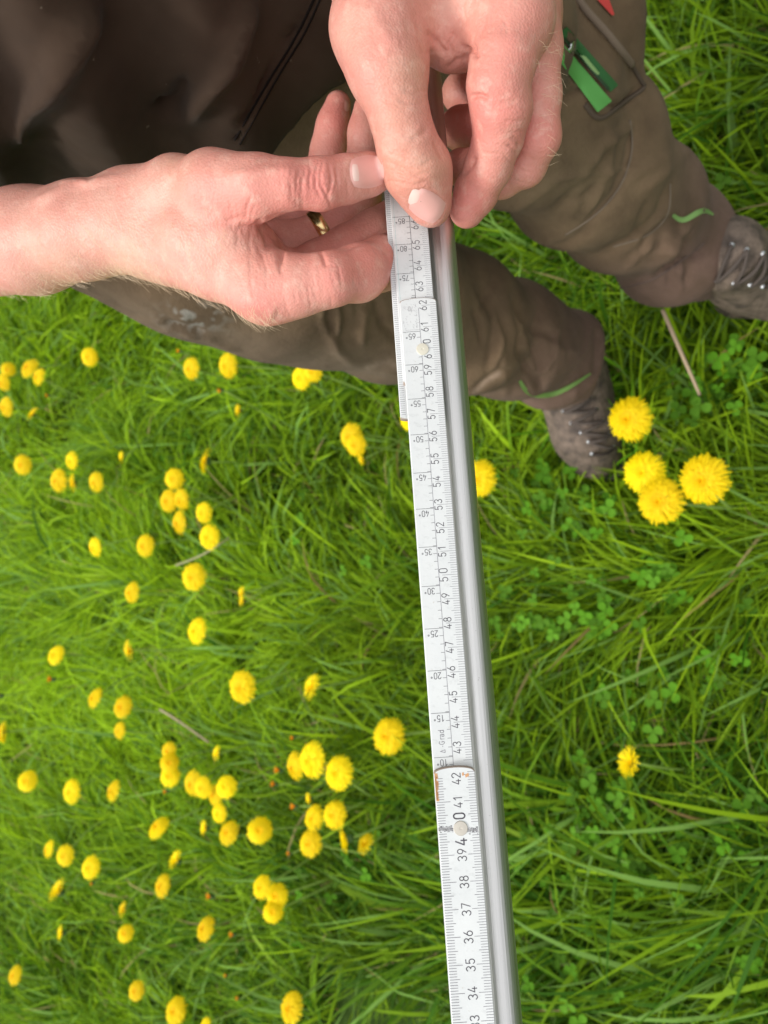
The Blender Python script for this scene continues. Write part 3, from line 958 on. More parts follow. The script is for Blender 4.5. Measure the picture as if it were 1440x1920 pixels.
def build_rule():
    base = Wc(rp(50, RW / 2, 0))
    root = link('folding_rule', None, label='worn white wooden folding rule with black centimetre numbers held against the metal tube', cat='folding rule')
    A_TOP, B_TOP, C_TOP, D_TOP = .0022, 0.0, -.0006, -.0034
    # lowest leaf: only a sliver with ticks shows on the left
    # bottom leaf 33..42 on top of everything
    la = leaf('rule_leaf', 6, 42.32, A_TOP, 0.0, root, round1=True, rnd=.0022)
    lb = leaf('rule_leaf', 6, 62.38, B_TOP - .0012, 0.0, root, round1=True, width=.0163, rnd=.0018)  # lengthened past its real lower end, to shade the tube beside it
    lc = leaf('rule_leaf', 58.4, 84, B_TOP - .0012 - .0021, .0008, root, round0=True, rnd=.002)
    ld = leaf('rule_leaf', 56.95, 84, B_TOP - .0012 - .0052, .0030, root, round0=True, width=.0163, rnd=.0012)
    mats = [PRINT, PRINTL, PRINTF, PRINTG, WOODE]
    # --- leaf A: ticks on both edges, numbers in the middle
    p = Print(A_TOP, 0)
    for mm in range(300, 423):
        s = mm / 10
        if mm > 421: continue
        L, R = (3.6, 3.0)
        if mm % 10 == 0: L, R = 6.0, 5.2
        elif mm % 5 == 0: L, R = 4.6, 3.9
        if 398.6 < mm < 401.5: continue
        p.seg((mm, .25), (mm, R), .17, 1)
        if mm < 420: p.seg((mm, 16.1), (mm, 16.1 - L + .6), .20, 1)
    for c in range(30, 43):
        if c == 40: continue
        t = .34
        o_ = .12 if c == 42 else .0
        p.glyph(str(c)[0], c - .245 - o_, 5.9, 3.5, 90, t, 0, 1.02)
        p.glyph(str(c)[1], c + .015 - o_ * 1.1, 5.9, 3.5, 90, t, 0, 1.02)
    p.glyph('4', 39.34, 5.3, 4.6, 90, .52, 0, 1.0); p.glyph('0', 40.32, 5.3, 4.6, 90, .55, 0, .95)
    # dirt mark across the rivet, bare wood on the rounded end
    g = np.random.default_rng(9)
    for k in range(420):
        w = g.uniform(.4, 15.6); s = 39.92 + g.normal(0, .05) + .01 * (w - 8)
        if abs(w - 8) > 2.2 and (w > 9 or w < 5.5): p.quad([(s, w), (s + .03, w + .1), (s + .035, w + g.uniform(.3, 1.0)), (s + .005, w + g.uniform(.2, .6))], 0 if g.random() < .4 else 2)
    for k in range(26):
        w = 15.2 + g.uniform(-.6, .75) * (1 if k < 12 else .5); s = 42.05 - k * .04
        p.quad([(s, min(w, 16.1)), (s + .10, min(w, 16.1)), (s + .1, 16.15), (s, 16.15)], 4)
    for (s, w) in ((41.93, 2.5), (41.9, 3.2), (41.97, 4.4)):
        p.quad([(s, w), (s + .12, w + .1), (s + .10, w + .8), (s - .02, w + .7)], 4)
    p.build(la, mats)
    rivet(la, 39.98, .0074, A_TOP, .0028, RIVETM)
    # --- leaf B: protractor table left, centimetres right
    tb = B_TOP - .0012
    p = Print(tb, 0)
    def cms(p, lo, hi, skip=()):
        for mm in range(int(lo * 10), int(hi * 10) + 1):
            R = 2.9 if mm % 10 else 6.6
            if mm % 5 == 0 and mm % 10: R = 3.9
            p.seg((mm, .2), (mm, R), .14, 1 if mm % 10 else 1)
        for c in range(int(lo) + 1, int(hi) + 1):
            if c in skip or c in (60,): continue
            big = 3.6 if c == 50 else 3.25
            p.glyph(str(c)[0], c - .235 - (.05 if c == 50 else 0), 4.4, big, 90, .30, 0)
            p.glyph(str(c)[1], c + (.055 if c != 50 else .08), 4.4, big, 90, .30, 0)
    cms(p, 42.5, 62.1)
    p.glyph('6', 59.52, 3.9, 3.3, 90, .34, 0); p.glyph('0', 60.22, 3.9, 3.3, 90, .34, 0)
    p.seg((421, 8.1), (619, 8.1), .16, 1)
    # degree boxes: long line at the box edge, number, ticks for each degree
    ylines = {15: 44.40, 20: 45.98 + .12, 25: 47.83 - .02, 30: 49.57, 35: 51.22, 40: 52.86, 45: 54.43, 50: 56.0 + .12, 55: 57.72, 60: 59.28, 65: 60.80, 10: 42.66}
    ks = sorted(ylines)
    for i, kd in enumerate(ks):
        s = ylines[kd]
        p.seg((s * 10, 8.1), (s * 10, 15.6), .17, 0)
        nxt = ylines[ks[i + 1]] if i + 1 < len(ks) else s + 1.5
        # short ticks: number's own tick sits a fifth below the long line
        prv = ylines[ks[i - 1]] if i else s - 1.7
        for q in range(5):
            tt = s - (s - prv) * (.18 + .2 * q)
            if tt < 42.2: continue
            if kd == 65 and 59.7 < tt < 60.3: continue
            p.seg((tt * 10, 8.1), (tt * 10, 9.6 if q else 9.7), .16, 0)
        st = s - .13 + .0
        txt = str(kd)
        st = s - .085; p.glyph(txt[0], st, 10.3, 2.6, 180, .25, 0, .95); p.glyph(txt[1], st, 11.95, 2.6, 180, .25, 0, .95)
        p.glyph('o', st - .16, 13.9, 1.9, 180, .2, 0)
    # word beside the scale
    s = 42.83
    p.glyph('D', s, 11.0, 2.6, 90, .18, 1, .75); s += .22
    p.glyph('-', s, 11.0, 2.2, 90, .2, 1, .7); s += .10
    for ch, wdt in (('G', .20), ('r', .10), ('a', .155), ('d', .155)):
        p.glyph(ch, s, 11.0, 2.25, 90, .2, 1); s += wdt
    # worn patch with faded 70 near the rounded end
    p.glyph('7', 61.98, 10.3, 2.1, 180, .18, 2); p.glyph('0', 61.98, 11.6, 2.1, 180, .18, 2)
    for (a, b) in (((612, 8.1), (612, 9.8)), ((615.5, 9.0), (615.5, 10.2)), ((608.8, 8.1), (608.8, 14.5))): p.seg(a, b, .14, 2)
    g = np.random.default_rng(12)
    for k in range(60):
        s = g.uniform(60.9, 62.1); w = g.uniform(9.5, 15.2) if k % 2 else g.choice([9.4, 15.0]) + g.normal(0, .15)
        p.seg((s * 10, w), (s * 10 + g.normal(0, .5), w + g.normal(0, .3)), .12, 2)
    p.build(lb, mats)
    rivet(lb, 59.96, .0077, tb, .0027, RIVETL)
    # --- leaf C: 62.4 upwards
    tc = B_TOP - .0012 - .0021
    p = Print(tc, .0008)
    for mm in range(622, 700):
        R = 2.9 if mm % 10 else 6.4
        if mm % 5 == 0 and mm % 10: R = 3.9
        p.seg((mm, .2), (mm, R), .14, 1)
    for c in range(63, 69):
        p.glyph(str(c)[0], c - .235, 4.4, 3.25, 90, .30, 0); p.glyph(str(c)[1], c + .055, 4.4, 3.25, 90, .30, 0)
    p.seg((624.6, 8.1), (665, 8.1), .2, 0)
    for kd, s in ((75, 63.66), (80, 65.07), (85, 66.42)):
        p.seg((s * 10, 8.1), (s * 10, 15.8), .19, 0)
        for q in range(5):
            tt = s - 1.38 * (.18 + .2 * q)
            if tt > 62.4: p.seg((tt * 10, 8.1), (tt * 10, 9.7), .17, 0)
        txt = str(kd); st = s - .12
        st = s - .085; p.glyph(txt[0], st, 10.3, 2.6, 180, .26, 0, .95); p.glyph(txt[1], st, 11.95, 2.6, 180, .26, 0, .95)
        p.glyph('o', st - .16, 13.9, 1.9, 180, .22, 0)
    p.seg((625, 8.1), (625, 9.9), .2, 0)
    p.seg((624, 15.0), (690, 15.0), .10, 3)
    p.build(lc, mats)
    # --- leaf D: sliver of millimetre ticks
    td = B_TOP - .0012 - .0052
    p = Print(td, .0030)
    for mm in range(572, 700):
        p.seg((mm, 13.9), (mm, 16.0), .16, 1)
    p.build(ld, mats)
build_rule()

def build_tube():
    r = .0074
    c0 = edge(5) ; c1 = edge(75)
    shift = np.array([.0050, 0, .0150])
    a = Wc(c0 + shift); b = Wc(c1 + shift)
    ax = b - a; L = np.linalg.norm(ax); ax /= L
    n = 48
    V = []; F = []
    prof = [(0, r * .82), (0, r * .97), (.0004, r), (L * .25, r), (L * .5, r), (L * .75, r), (L - .0004, r), (L, r * .97), (L, r * .82)]
    prof += [(L - .02, r * .82), (.02, r * .82)]
    for (z, rr) in prof:
        for k in range(n):
            t = 2 * math.pi * k / n; V.append((rr * math.cos(t), rr * math.sin(t), z))
    m = len(prof)
    for i in range(m):
        for k in range(n):
            F.append((i * n + k, i * n + (k + 1) % n, ((i + 1) % m) * n + (k + 1) % n, ((i + 1) % m) * n + k))
    o = link('metal_tube', mesh_np('metal_tube', V, F, smooth=True, mats=[TUBE]), label='straight brushed aluminium tube held between the fingers beside the folding rule', cat='tube')
    o.location = a; o.rotation_mode = 'QUATERNION'; o.rotation_quaternion = Vector(ax).to_track_quat('Z', 'Y')
build_tube()

# ---------------------------------------------------------------- person
PERSON = link('person', None, label='person in dark brown shirt, olive work trousers and laced boots, hands holding rule and tube', cat='person')
#__HANDS__
def min_all(L):
    d = L[0]
    for e in L[1:]: d = np.minimum(d, e)
    return d

def right_hand():
    arm = Chain([(-420, 480, .50, 108), (-120, 466, .43, 98), (60, 452, .398, 92), (160, 432, .380, 84), (230, 420, .372, 78), (280, 425, .368, 72)], .008)
    palm = Chain([(250, 418, .375, 70), (360, 445, .370, 84), (470, 496, .368, 72)], .008)
    palm2 = Chain([(260, 430, .392, 64), (400, 450, .408, 70), (520, 470, .410, 56)], .008)
    thenar = Chain([(260, 374, .366, 48), (330, 352, .350, 54), (400, 344, .336, 50), (480, 350, .326, 46)], .006)
    web = Chain([(360, 440, .345, 46), (430, 440, .340, 38), (480, 450, .350, 30)], .01)
    thumb = Chain([(400, 348, .334, 50), (490, 350, .325, 47), (540, 346, .322, 43), (600, 345, .325, 45), (650, 336, .330, 41), (690, 327, .335, 37), (712, 324, .338, 31)], .004)
    i_mc = Chain([(280, 465, .365, 48), (400, 500, .352, 54), (505, 540, .345, 60)], .008)
    index = Chain([(498, 540, .346, 62), (560, 536, .340, 52), (620, 524, .338, 46), (672, 512, .350, 49), (715, 494, .364, 46), (745, 480, .375, 42), (785, 458, .381, 36)], .006)
    middle = Chain([(540, 520, .378, 44), (600, 492, .374, 38), (655, 468, .374, 42), (705, 440, .378, 43), (745, 415, .382, 38), (790, 385, .386, 30)], .006)
    ring = Chain([(500, 500, .404, 48), (570, 460, .406, 42), (640, 420, .406, 45), (668, 385, .406, 42), (684, 320, .402, 36), (688, 250, .398, 32), (690, 205, .396, 27)], .006)
    little = Chain([(500, 470, .428, 46), (570, 400, .428, 40), (608, 340, .426, 38), (617, 280, .422, 31), (625, 235, .418, 28), (634, 196, .416, 24)], .006)
    def f(Q):
        body = smin(arm(Q), palm(Q), .012)
        body = smin(body, palm2(Q), .014)
        body = smin(body, thenar(Q), .014)
        body = smin(body, i_mc(Q), .012)
        body = smin(body, web(Q), .012)
        t = smin(body, thumb(Q), .010)
        a = smin(body, index(Q), .009)
        b = smin(body, middle(Q), .007)
        c = smin(body, ring(Q), .007)
        d = smin(body, little(Q), .007)
        return min_all([t, a, b, c, d])
    return f

def left_hand():
    arm = Chain([(780, -620, .46, 120), (790, -340, .39, 118), (820, -180, .355, 118)], .02)
    back = Chain([(830, -160, .352, 118), (860, -60, .340, 110), (900, 20, .332, 92)], .012)
    back2 = Chain([(830, -150, .37, 110), (930, -60, .365, 100), (980, 30, .352, 74)], .012)
    thenar = Chain([(740, -150, .345, 88), (715, -40, .332, 88), (712, 50, .322, 80), (722, 110, .318, 70)], .01)
    webb = Chain([(790, 0, .330, 66), (838, 70, .332, 38), (846, 100, .332, 24)], .01)
    thumb = Chain([(712, 60, .320, 76), (732, 150, .317, 64), (748, 215, .319, 54), (764, 275, .324, 55), (780, 322, .329, 58), (798, 362, .335, 46), (808, 388, .338, 37)], .004)
    thumb_ip = Chain([(806, 312, .332, 34)])
    i_mc = Chain([(850, -100, .338, 80), (940, -10, .323, 76), (958, 40, .319, 76)], .01)
    index = Chain([(958, 40, .319, 76), (944, 110, .316, 62), (934, 158, .317, 57), (940, 205, .322, 56), (934, 258, .329, 46), (916, 312, .338, 43), (892, 362, .349, 40), (876, 394, .353, 33)], .003)
    middle = Chain([(985, 10, .338, 62), (1004, 90, .336, 48), (1008, 180, .336, 42), (1008, 258, .340, 41), (985, 310, .350, 37), (940, 330, .360, 38), (895, 320, .372, 38), (864, 314, .378, 34)], .004)
    ring = Chain([(980, 0, .362, 56), (1000, 90, .364, 46), (990, 190, .368, 42), (960, 240, .376, 40), (905, 243, .384, 44), (864, 240, .390, 40)], .004)
    little = Chain([(950, -10, .385, 50), (960, 90, .388, 40), (955, 150, .392, 38), (915, 172, .396, 42), (866, 174, .402, 38)], .004)
    def f(Q):
        body = smin(arm(Q), back(Q), .02)
        body = smin(body, back2(Q), .02)
        body = smin(body, i_mc(Q), .014)
        th = smin(body, thenar(Q), .016)
        th = smin(th, webb(Q), .012)
        t = smin(th, smin(thumb(Q), thumb_ip(Q), .008), .010)
        a = smin(th, index(Q), .006)
        th_ = a
        b = smin(body, middle(Q), .008)
        c = smin(body, ring(Q), .007)
        d = smin(body, little(Q), .007)
        return min_all([t, a, b, c, d])
    return f

def px_box(x0, x1, y0, y1, d0, d1):
    P = np.array([W(x, y, d) for x in (x0, x1) for y in (y0, y1) for d in (d0, d1)])
    return P.min(0), P.max(0)

# camera-aligned grid: work in camera space so the voxel box hugs the hands
def cam_mesh(f, x0, x1, y0, y1, d0, d1, vox):
    dm = d1
    lo = [(x0 - 720) / FPX * (d1 if x0 < 720 else d0), (y0 - 960) / FPX * d1, d0]
    hi = [(x1 - 720) / FPX * (d1 if x1 > 720 else d0), (y1 - 960) / FPX * (d1 if y1 > 960 else d0), d1]
    V, F = grid_mesh(lambda Q: f(Wc(Q)), lo, hi, vox)
    # camera-space axes (right, down, forward) -> world keeps handedness
    return Wc(V), F

CR1 = [ # (line px, width px, depth m): creases of the right hand
 ([(492, 412), (480, 425), (440, 428)], 5, .0009), ([(486, 418), (500, 440), (505, 462)], 7, .0016), ([(505, 430), (528, 462), (527, 500)], 6, .0014),
 ([(528, 468), (522, 492), (528, 515)], 4, .0007), ([(600, 470), (608, 490), (612, 500)], 4, .0009), ([(455, 405), (430, 415), (400, 420)], 5, .0005),
 ([(598, 305), (590, 325), (592, 350), (602, 372)], 3.5, .0007), ([(606, 303), (600, 325), (602, 348), (612, 368)], 3.2, .0007),
 ([(616, 306), (622, 330), (620, 352), (614, 372)], 3.2, .0006), ([(586, 312), (580, 335), (584, 360)], 3.2, .0005), ([(628, 312), (633, 335), (628, 360)], 3, .0004),
 ([(572, 318), (567, 340), (570, 362)], 3.5, .0003), ([(560, 318), (555, 342), (558, 366)], 3.5, .0003),
 ([(500, 412), (520, 404), (545, 400)], 4, .0006),
 ([(612, 332), (624, 336), (622, 346), (610, 346), (606, 338)], 3, .0004),
 ([(60, 380), (100, 362), (130, 350), (230, 330)], 9, -.0012), ([(110, 345), (140, 340), (170, 345)], 7, -.0012),
 ([(420, 330), (500, 322), (560, 322)], 12, -.0010), ([(640, 470), (680, 455), (728, 430)], 4, .0006),
 ([(440, 560), (490, 575), (520, 590)], 16, -.0012)]
CR2 = [
 ([(868, 88), (880, 94), (892, 104), (884, 98)], 5, .0018), ([(893, 85), (880, 95), (868, 118)], 6, .0016),
 ([(882, 182), (900, 180), (915, 186)], 5, .0012), ([(866, 330), (884, 312), (892, 292)], 5, .0008),
 ([(800, 192), (770, 192), (745, 186)], 4, .0006), ([(803, 170), (780, 172), (760, 168)], 4, .0004), ([(802, 240), (792, 252), (770, 262)], 6, .0006),
 ([(735, 312), (760, 318), (790, 312), (812, 300)], 5, .0005), ([(740, 326), (770, 334), (805, 322)], 4, .0004), ([(748, 342), (775, 348), (800, 340)], 3.5, .0004),
 ([(812, 262), (822, 280), (832, 300)], 5, .0006), ([(806, 90), (812, 120), (806, 150)], 9, .0014), ([(800, 60), (822, 80), (838, 104)], 6, .0009),
 ([(838, 130), (852, 118), (862, 108)], 5, .0010),
 ([(855, 60), (845, 80), (843, 105)], 5, .0008), ([(875, 30), (860, 52), (845, 70)], 7, .0006),
 ([(780, 10), (790, 60), (800, 110)], 10, .0009), ([(960, 255), (972, 262), (975, 280)], 4, .0005), ([(950, 270), (968, 282), (970, 296)], 4, .0005),
 ([(765, 30), (770, 70)], 8, .0004), ([(690, 20), (720, 60), (750, 90)], 18, -.0006)]

def ring_line(cx, cy, ax, ay, ang, n=20, a0=0, a1=360):
    ca, sa = math.cos(math.radians(ang)), math.sin(math.radians(ang))
    out = []
    for k in range(n + 1):
        t = math.radians(a0 + (a1 - a0) * k / n)
        x = ax * math.copysign(abs(math.cos(t)) ** .75, math.cos(t)); y = ay * math.copysign(abs(math.sin(t)) ** .75, math.sin(t))
        out.append((cx + x * ca - y * sa, cy + x * sa + y * ca))
    return out
CR1 += [(ring_line(686, 322, 31, 30, -6, a0=-60, a1=250), 3, .0003)]
CR2 += [(ring_line(801, 386, 33, 28, 32), 3, .0003)]
_g = np.random.default_rng(77)
def wrinkles(out, x0, y0, x1, y1, n, L, ang, w, amp, bend=.3):
    """a field of short fine skin wrinkles between two points"""
    for k in range(n):
        t = _g.random(); cx = x0 + (x1 - x0) * t + _g.normal(0, 16); cy = y0 + (y1 - y0) * t + _g.normal(0, 16)
        a = math.radians(ang + _g.normal(0, 9)); l = L * _g.uniform(.5, 1.2)
        dx, dy = math.cos(a) * l / 2, math.sin(a) * l / 2; b = _g.normal(0, bend) * l * .3
        out.append(([(cx - dx, cy - dy), (cx - dy / l * b, cy + dx / l * b), (cx + dx, cy + dy)], w, amp * .75 * _g.uniform(.4, 1.2)))
wrinkles(CR1, 545, 345, 650, 340, 16, 60, 88, 2.6, .00030)
wrinkles(CR1, 430, 400, 520, 540, 22, 60, 75, 3.0, .00030)
wrinkles(CR1, 250, 480, 470, 560, 18, 60, 70, 3.5, .00020)
wrinkles(CR1, 560, 500, 700, 490, 10, 50, 80, 3.0, .00025)
wrinkles(CR2, 770, 170, 800, 260, 14, 40, 5, 2.4, .00022)
wrinkles(CR2, 735, 300, 810, 350, 16, 60, 12, 2.6, .00030)
wrinkles(CR2, 780, 20, 840, 110, 16, 60, 62, 3.0, .00035)
wrinkles(CR2, 710, 120, 780, 260, 26, 40, 12, 2.2, .00018)
wrinkles(CR2, 660, 20, 760, 130, 14, 50, 75, 3.0, .00012)
wrinkles(CR2, 860, 20, 960, 60, 26, 50, 100, 3.0, .00028)
wrinkles(CR2, 900, 90, 980, 330, 26, 30, 20, 2.4, .00026)
wrinkles(CR1, 540, 350, 690, 330, 30, 34, 85, 2.2, .00028)
wrinkles(CR1, 440, 380, 500, 520, 30, 40, 100, 2.6, .00030)
wrinkles(CR1, 520, 560, 690, 520, 26, 34, 80, 2.4, .00025)
wrinkles(CR2, 900, 170, 960, 190, 8, 40, 5, 3.0, .0003)
wrinkles(CR2, 955, 240, 970, 300, 10, 26, 10, 2.6, .0003)

def tint(V, base, blobs):
    px, py, d = proj(V)
    C = np.tile(np.array(base), (len(V), 1))
    for (x, y, r, col, a) in blobs:
        w = a * np.exp(-(((px - x) ** 2 + (py - y) ** 2) / r ** 2))
        C = C * (1 - w[:, None]) + np.array(col) * w[:, None]
    return C

RED = (.68, .19, .165); PALE = (.74, .43, .33); YEL = (.60, .38, .25)
def build_body():
    out = []
    V, F = cam_mesh(right_hand(), -130, 840, 150, 640, .27, .46, .00065)
    V = relax(V, F, 2); V = press(V, vnormals(V, F), CR1)
    C = tint(V, (.70, .33, .265), [(560, 345, 60, RED, .5), (600, 340, 40, RED, .5), (480, 590, 60, RED, .5), (460, 410, 60, RED, .5), (640, 520, 60, RED, .35), (690, 500, 50, RED, .35), (625, 215, 50, RED, .6),
        (380, 360, 40, RED, .35), (250, 420, 120, PALE, .6), (60, 460, 100, PALE, .45), (100, 530, 60, YEL, .6), (240, 510, 60, YEL, .6), (430, 480, 60, PALE, .5), (330, 310, 40, YEL, .3), (610, 400, 50, RED, .35)])
    out.append((V, F, C))
    V, F = cam_mesh(left_hand(), 560, 1100, -150, 460, .26, .45, .00065)
    V = relax(V, F, 2); V = press(V, vnormals(V, F), CR2)
    C = tint(V, (.68, .315, .25), [(760, 330, 60, (.62, .30, .20), .7), (820, 300, 40, YEL, .4), (940, 80, 80, RED, .35), (930, 200, 60, RED, .4), (880, 380, 60, RED, .6), (700, 80, 80, RED, .35), (1020, 250, 60, RED, .5), (780, 130, 50, YEL, .4),
        (660, 60, 50, PALE, .6), (860, 20, 60, PALE, .4), (740, 220, 60, (.62, .30, .21), .5), (870, 240, 60, RED, .6)])
    out.append((V, F, C))
    # rest of the arms, shoulders and neck inside the clothes and outside the frame
    sh_r = (.33, .52, 1.38, .055); sh_l = (.42, .18, 1.38, .055)
    w1 = W(-60, 460, .415); w2 = W(815, -120, .356)
    arm1 = Chain([(*w1, .026), (*W(-240, 470, .46), .033), (.17, .66, .97, .042), (.20, .64, 1.05, .046), sh_r], .02, px=False)
    arm2 = Chain([(*w2, .026), (*W(790, -340, .39), .032), (.42, .10, .98, .042), (.44, .12, 1.08, .046), sh_l], .02, px=False)
    tor = Chain([(.40, .36, .85, .10), (.41, .36, 1.1, .10), (.40, .35, 1.3, .10), (.39, .35, 1.45, .05), (.38, .35, 1.52, .05)], .05, px=False)
    def f(Q): return smin(smin(arm1(Q), arm2(Q), .02), tor(Q), .04)
    V, F = grid_mesh(f, (.05, .0, .7), (.6, .8, 1.6), .008)
    out.append((V, F, np.tile(np.array((.68, .32, .24)), (len(V), 1))))
    V, F, C = join(out)
    me = mesh_np('body', V, F, mats=[SKIN], colors=C)
    link('body', me, PERSON)
    return me
BODY = build_body()

def bvh_of(me):
    return BVHTree.FromPolygons([v.co for v in me.vertices], [tuple(p.vertices) for p in me.polygons])
BODY_T = bvh_of(BODY)
def hit(tree, x, y):
    d = W(x, y, 1.0) - CAM; d /= np.linalg.norm(d)
    r = tree.ray_cast(Vector(CAM), Vector(d))
    if r[0] is None: return None
    return np.array(r[0]), np.array(r[1]), d

def patch(tree, poly_fn, nu, nv, lift, name, mat, parent, edge=.0002, smooth=True):
    """thin curved plate lying on a surface; poly_fn(u, v) gives photo pixels"""
    P = np.zeros((nu, nv, 3)); last = None
    for i in range(nu):
        for j in range(nv):
            h = hit(tree, *poly_fn(i / (nu - 1), j / (nv - 1)))
            if h is None: h = last
            if h is None: continue
            last = h
            e = min(i, nu - 1 - i, j, nv - 1 - j)
            P[i, j] = h[0] - h[2] * (lift if e > 0 else lift * (edge if edge > .01 else .1)) 
    # smooth the sheet
    for _ in range(4):
        Q = P.copy(); Q[1:-1, 1:-1] = (P[:-2, 1:-1] + P[2:, 1:-1] + P[1:-1, :-2] + P[1:-1, 2:] + P[1:-1, 1:-1] * 2) / 6
        P = Q
    V = P.reshape(-1, 3)
    F = [(i * nv + j, (i + 1) * nv + j, (i + 1) * nv + j + 1, i * nv + j + 1) for i in range(nu - 1) for j in range(nv - 1)]
    me = mesh_np(name, V, F, smooth=smooth, mats=[mat])
    return link(name, me, parent)

def superellipse(cx, cy, ax, ay, ang, p=3.2):
    ca, sa = math.cos(math.radians(ang)), math.sin(math.radians(ang))
    def fn(u, v):
        a = u * 2 - 1; b = v * 2 - 1
        # square to rounded square
        x = a * math.sqrt(1 - b * b * .32); y = b * math.sqrt(1 - a * a * .32)
        return cx + (x * ax) * ca - (y * ay) * sa, cy + (x * ax) * sa + (y * ay) * ca
    return fn

def nails():
    n1 = patch(BODY_T, superellipse(688, 322, 32, 31, -6), 17, 17, .0006, 'thumbnail', NAILM, PERSON)
    n1['label'] = 'clean pink thumbnail of the horizontal thumb'
    patch(BODY_T, superellipse(668, 324, 9, 25, -6), 7, 11, .0008, 'nail_base', NAILW, n1)
    n2 = patch(BODY_T, superellipse(801, 386, 32, 27, 32), 17, 17, .0006, 'thumbnail', NAILM, PERSON)
    n2['label'] = 'broad thumbnail pressing on the rule, with a small dark split'
    patch(BODY_T, superellipse(779, 371, 12, 16, 20), 7, 9, .0008, 'nail_base', NAILW, n2)
    patch(BODY_T, superellipse(789, 378, 2.0, 5, 20), 5, 5, .0010, 'nail_split', simple('nail_split', (.30, .16, .12), .6), n2)
    n3 = patch(BODY_T, superellipse(651, 192, 5, 17, 4), 5, 9, .0005, 'fingernail', NAILM, PERSON)
nails()

def ring_band():
    # gold band round the ring finger of the right hand
    a = W(570, 460, .406); b = W(640, 420, .406)
    c = W(606, 440, .406); ax = (b - a) / np.linalg.norm(b - a)
    r = 44 / FPX * .406
    u = np.cross(ax, cF); u /= np.linalg.norm(u); v = np.cross(ax, u)
    prof = [(-.0036, 0), (-.0028, .0009), (0, .0014), (.0028, .0009), (.0036, 0), (0, -.0004)]
    n = 64; V = []
    for k in range(n):
        t = 2 * math.pi * k / n; dr = u * math.cos(t) + v * math.sin(t)
        for (z, h) in prof: V.append(c + ax * z + dr * (r + h))
    m = len(prof)
    F = [(k * m + i, k * m + (i + 1) % m, ((k + 1) % n) * m + (i + 1) % m, ((k + 1) % n) * m + i) for k in range(n) for i in range(m)]
    link('ring', mesh_np('ring', V, F, mats=[GOLD]), PERSON, label='plain gold band on the ring finger')
ring_band()

def arm_hair():
    g = np.random.default_rng(31)
    V = []; F = []; cnt = 0
    def strand(x, y, dx, dy, L):
        h = hit(BODY_T, x, y)
        if h is None: return
        p, n, d = h
        t = wdir((dx, dy, 0)); t = t - n * (t @ n); t /= max(np.linalg.norm(t), 1e-6)
        q = [p, p + (t * .6 + n * .55) * L * .5, p + (t * 1.2 + n * .45) * L + wdir((g.normal(0, .1), g.normal(0, .1), 0)) * L]
        b = len(V); w = np.cross(t, d); w /= np.linalg.norm(w)
        for k, r in enumerate((.00005, .00004, .00002)):
            V.extend([q[k] - w * r, q[k] + w * r])
        F.extend([(b, b + 1, b + 3, b + 2), (b + 2, b + 3, b + 5, b + 4)])
    for _ in range(330):
        x = g.uniform(0, 520)
        yb = np.interp(x, [0, 100, 210, 300, 400, 470, 520], [565, 545, 512, 540, 575, 600, 605])
        y = yb - abs(g.normal(0, 16)) - 1
        strand(x, y, g.normal(.25, .3), 1, g.uniform(.003, .007))
    for _ in range(260):
        strand(g.uniform(20, 420), g.uniform(390, 520), g.normal(.5, .4), .8, g.uniform(.002, .005))
    for _ in range(34):
        y = g.uniform(60, 330); strand(g.uniform(1005, 1047) , y, 1, g.normal(.1, .4), g.uniform(.003, .006))
    m = simple('blond_hair', (.80, .62, .40), .45)
    link('arm_hair', mesh_np('arm_hair', V, F, mats=[m]), PERSON, kind='stuff')
arm_hair()

# ---- clothes
def ell(Q, c, r):
    q = (Q - np.array(c)) / np.array(r)
    return (np.linalg.norm(q, axis=1) - 1) * min(r)

_f = np.random.default_rng(51)
FOLDS = []
for (cx, cy, n, ang, L, sp) in ((1010, 650, 7, 80, 110, 45), (1130, 340, 8, 130, 170, 60), (1220, 450, 6, 125, 130, 35), (400, 480, 7, 30, 200, 90), (620, 600, 6, 70, 120, 60), (900, 200, 6, 140, 200, 80), (920, 580, 5, 100, 120, 40), (1060, 680, 9, 100, 110, 34), (1275, 480, 9, 125, 110, 34), (330, 600, 6, 20, 120, 50)):
    for k in range(n):
        x = cx + _f.normal(0, sp); y = cy + _f.normal(0, sp * .6); a = math.radians(ang + _f.normal(0, 16)); l = L * _f.uniform(.5, 1.1) / 2
        b_ = _f.normal(0, .2) * l
        FOLDS.append(([(x - math.cos(a) * l, y - math.sin(a) * l), (x - math.sin(a) * b_, y + math.cos(a) * b_), (x + math.cos(a) * l, y + math.sin(a) * l)], _f.uniform(5, 12), _f.choice([-1, 1]) * _f.uniform(.002, .0055)))

def seam(T, line, r, parent, name, col, lift=.0004):
    P = []
    L = spline([(x, y, 0) for x, y in line], 8 * len(line))
    for (x, y, _) in L:
        h = hit(T, x, y)
        if h is not None and (not P or np.linalg.norm(h[0] - P[-1]) < .05): P.append(h[0] + h[1] * lift)
    if len(P) < 4: return
    P = np.array(P)
    for _ in range(3): P[1:-1] = (P[:-2] + P[2:] + 2 * P[1:-1]) / 4
    V, F = tube_mesh(P, r, 6)
    m = bpy.data.materials.get('thread_' + name) or simple('thread_' + name, col, .95, 0, .1)
    return link(name, mesh_np(name, V, F, mats=[m]), parent)

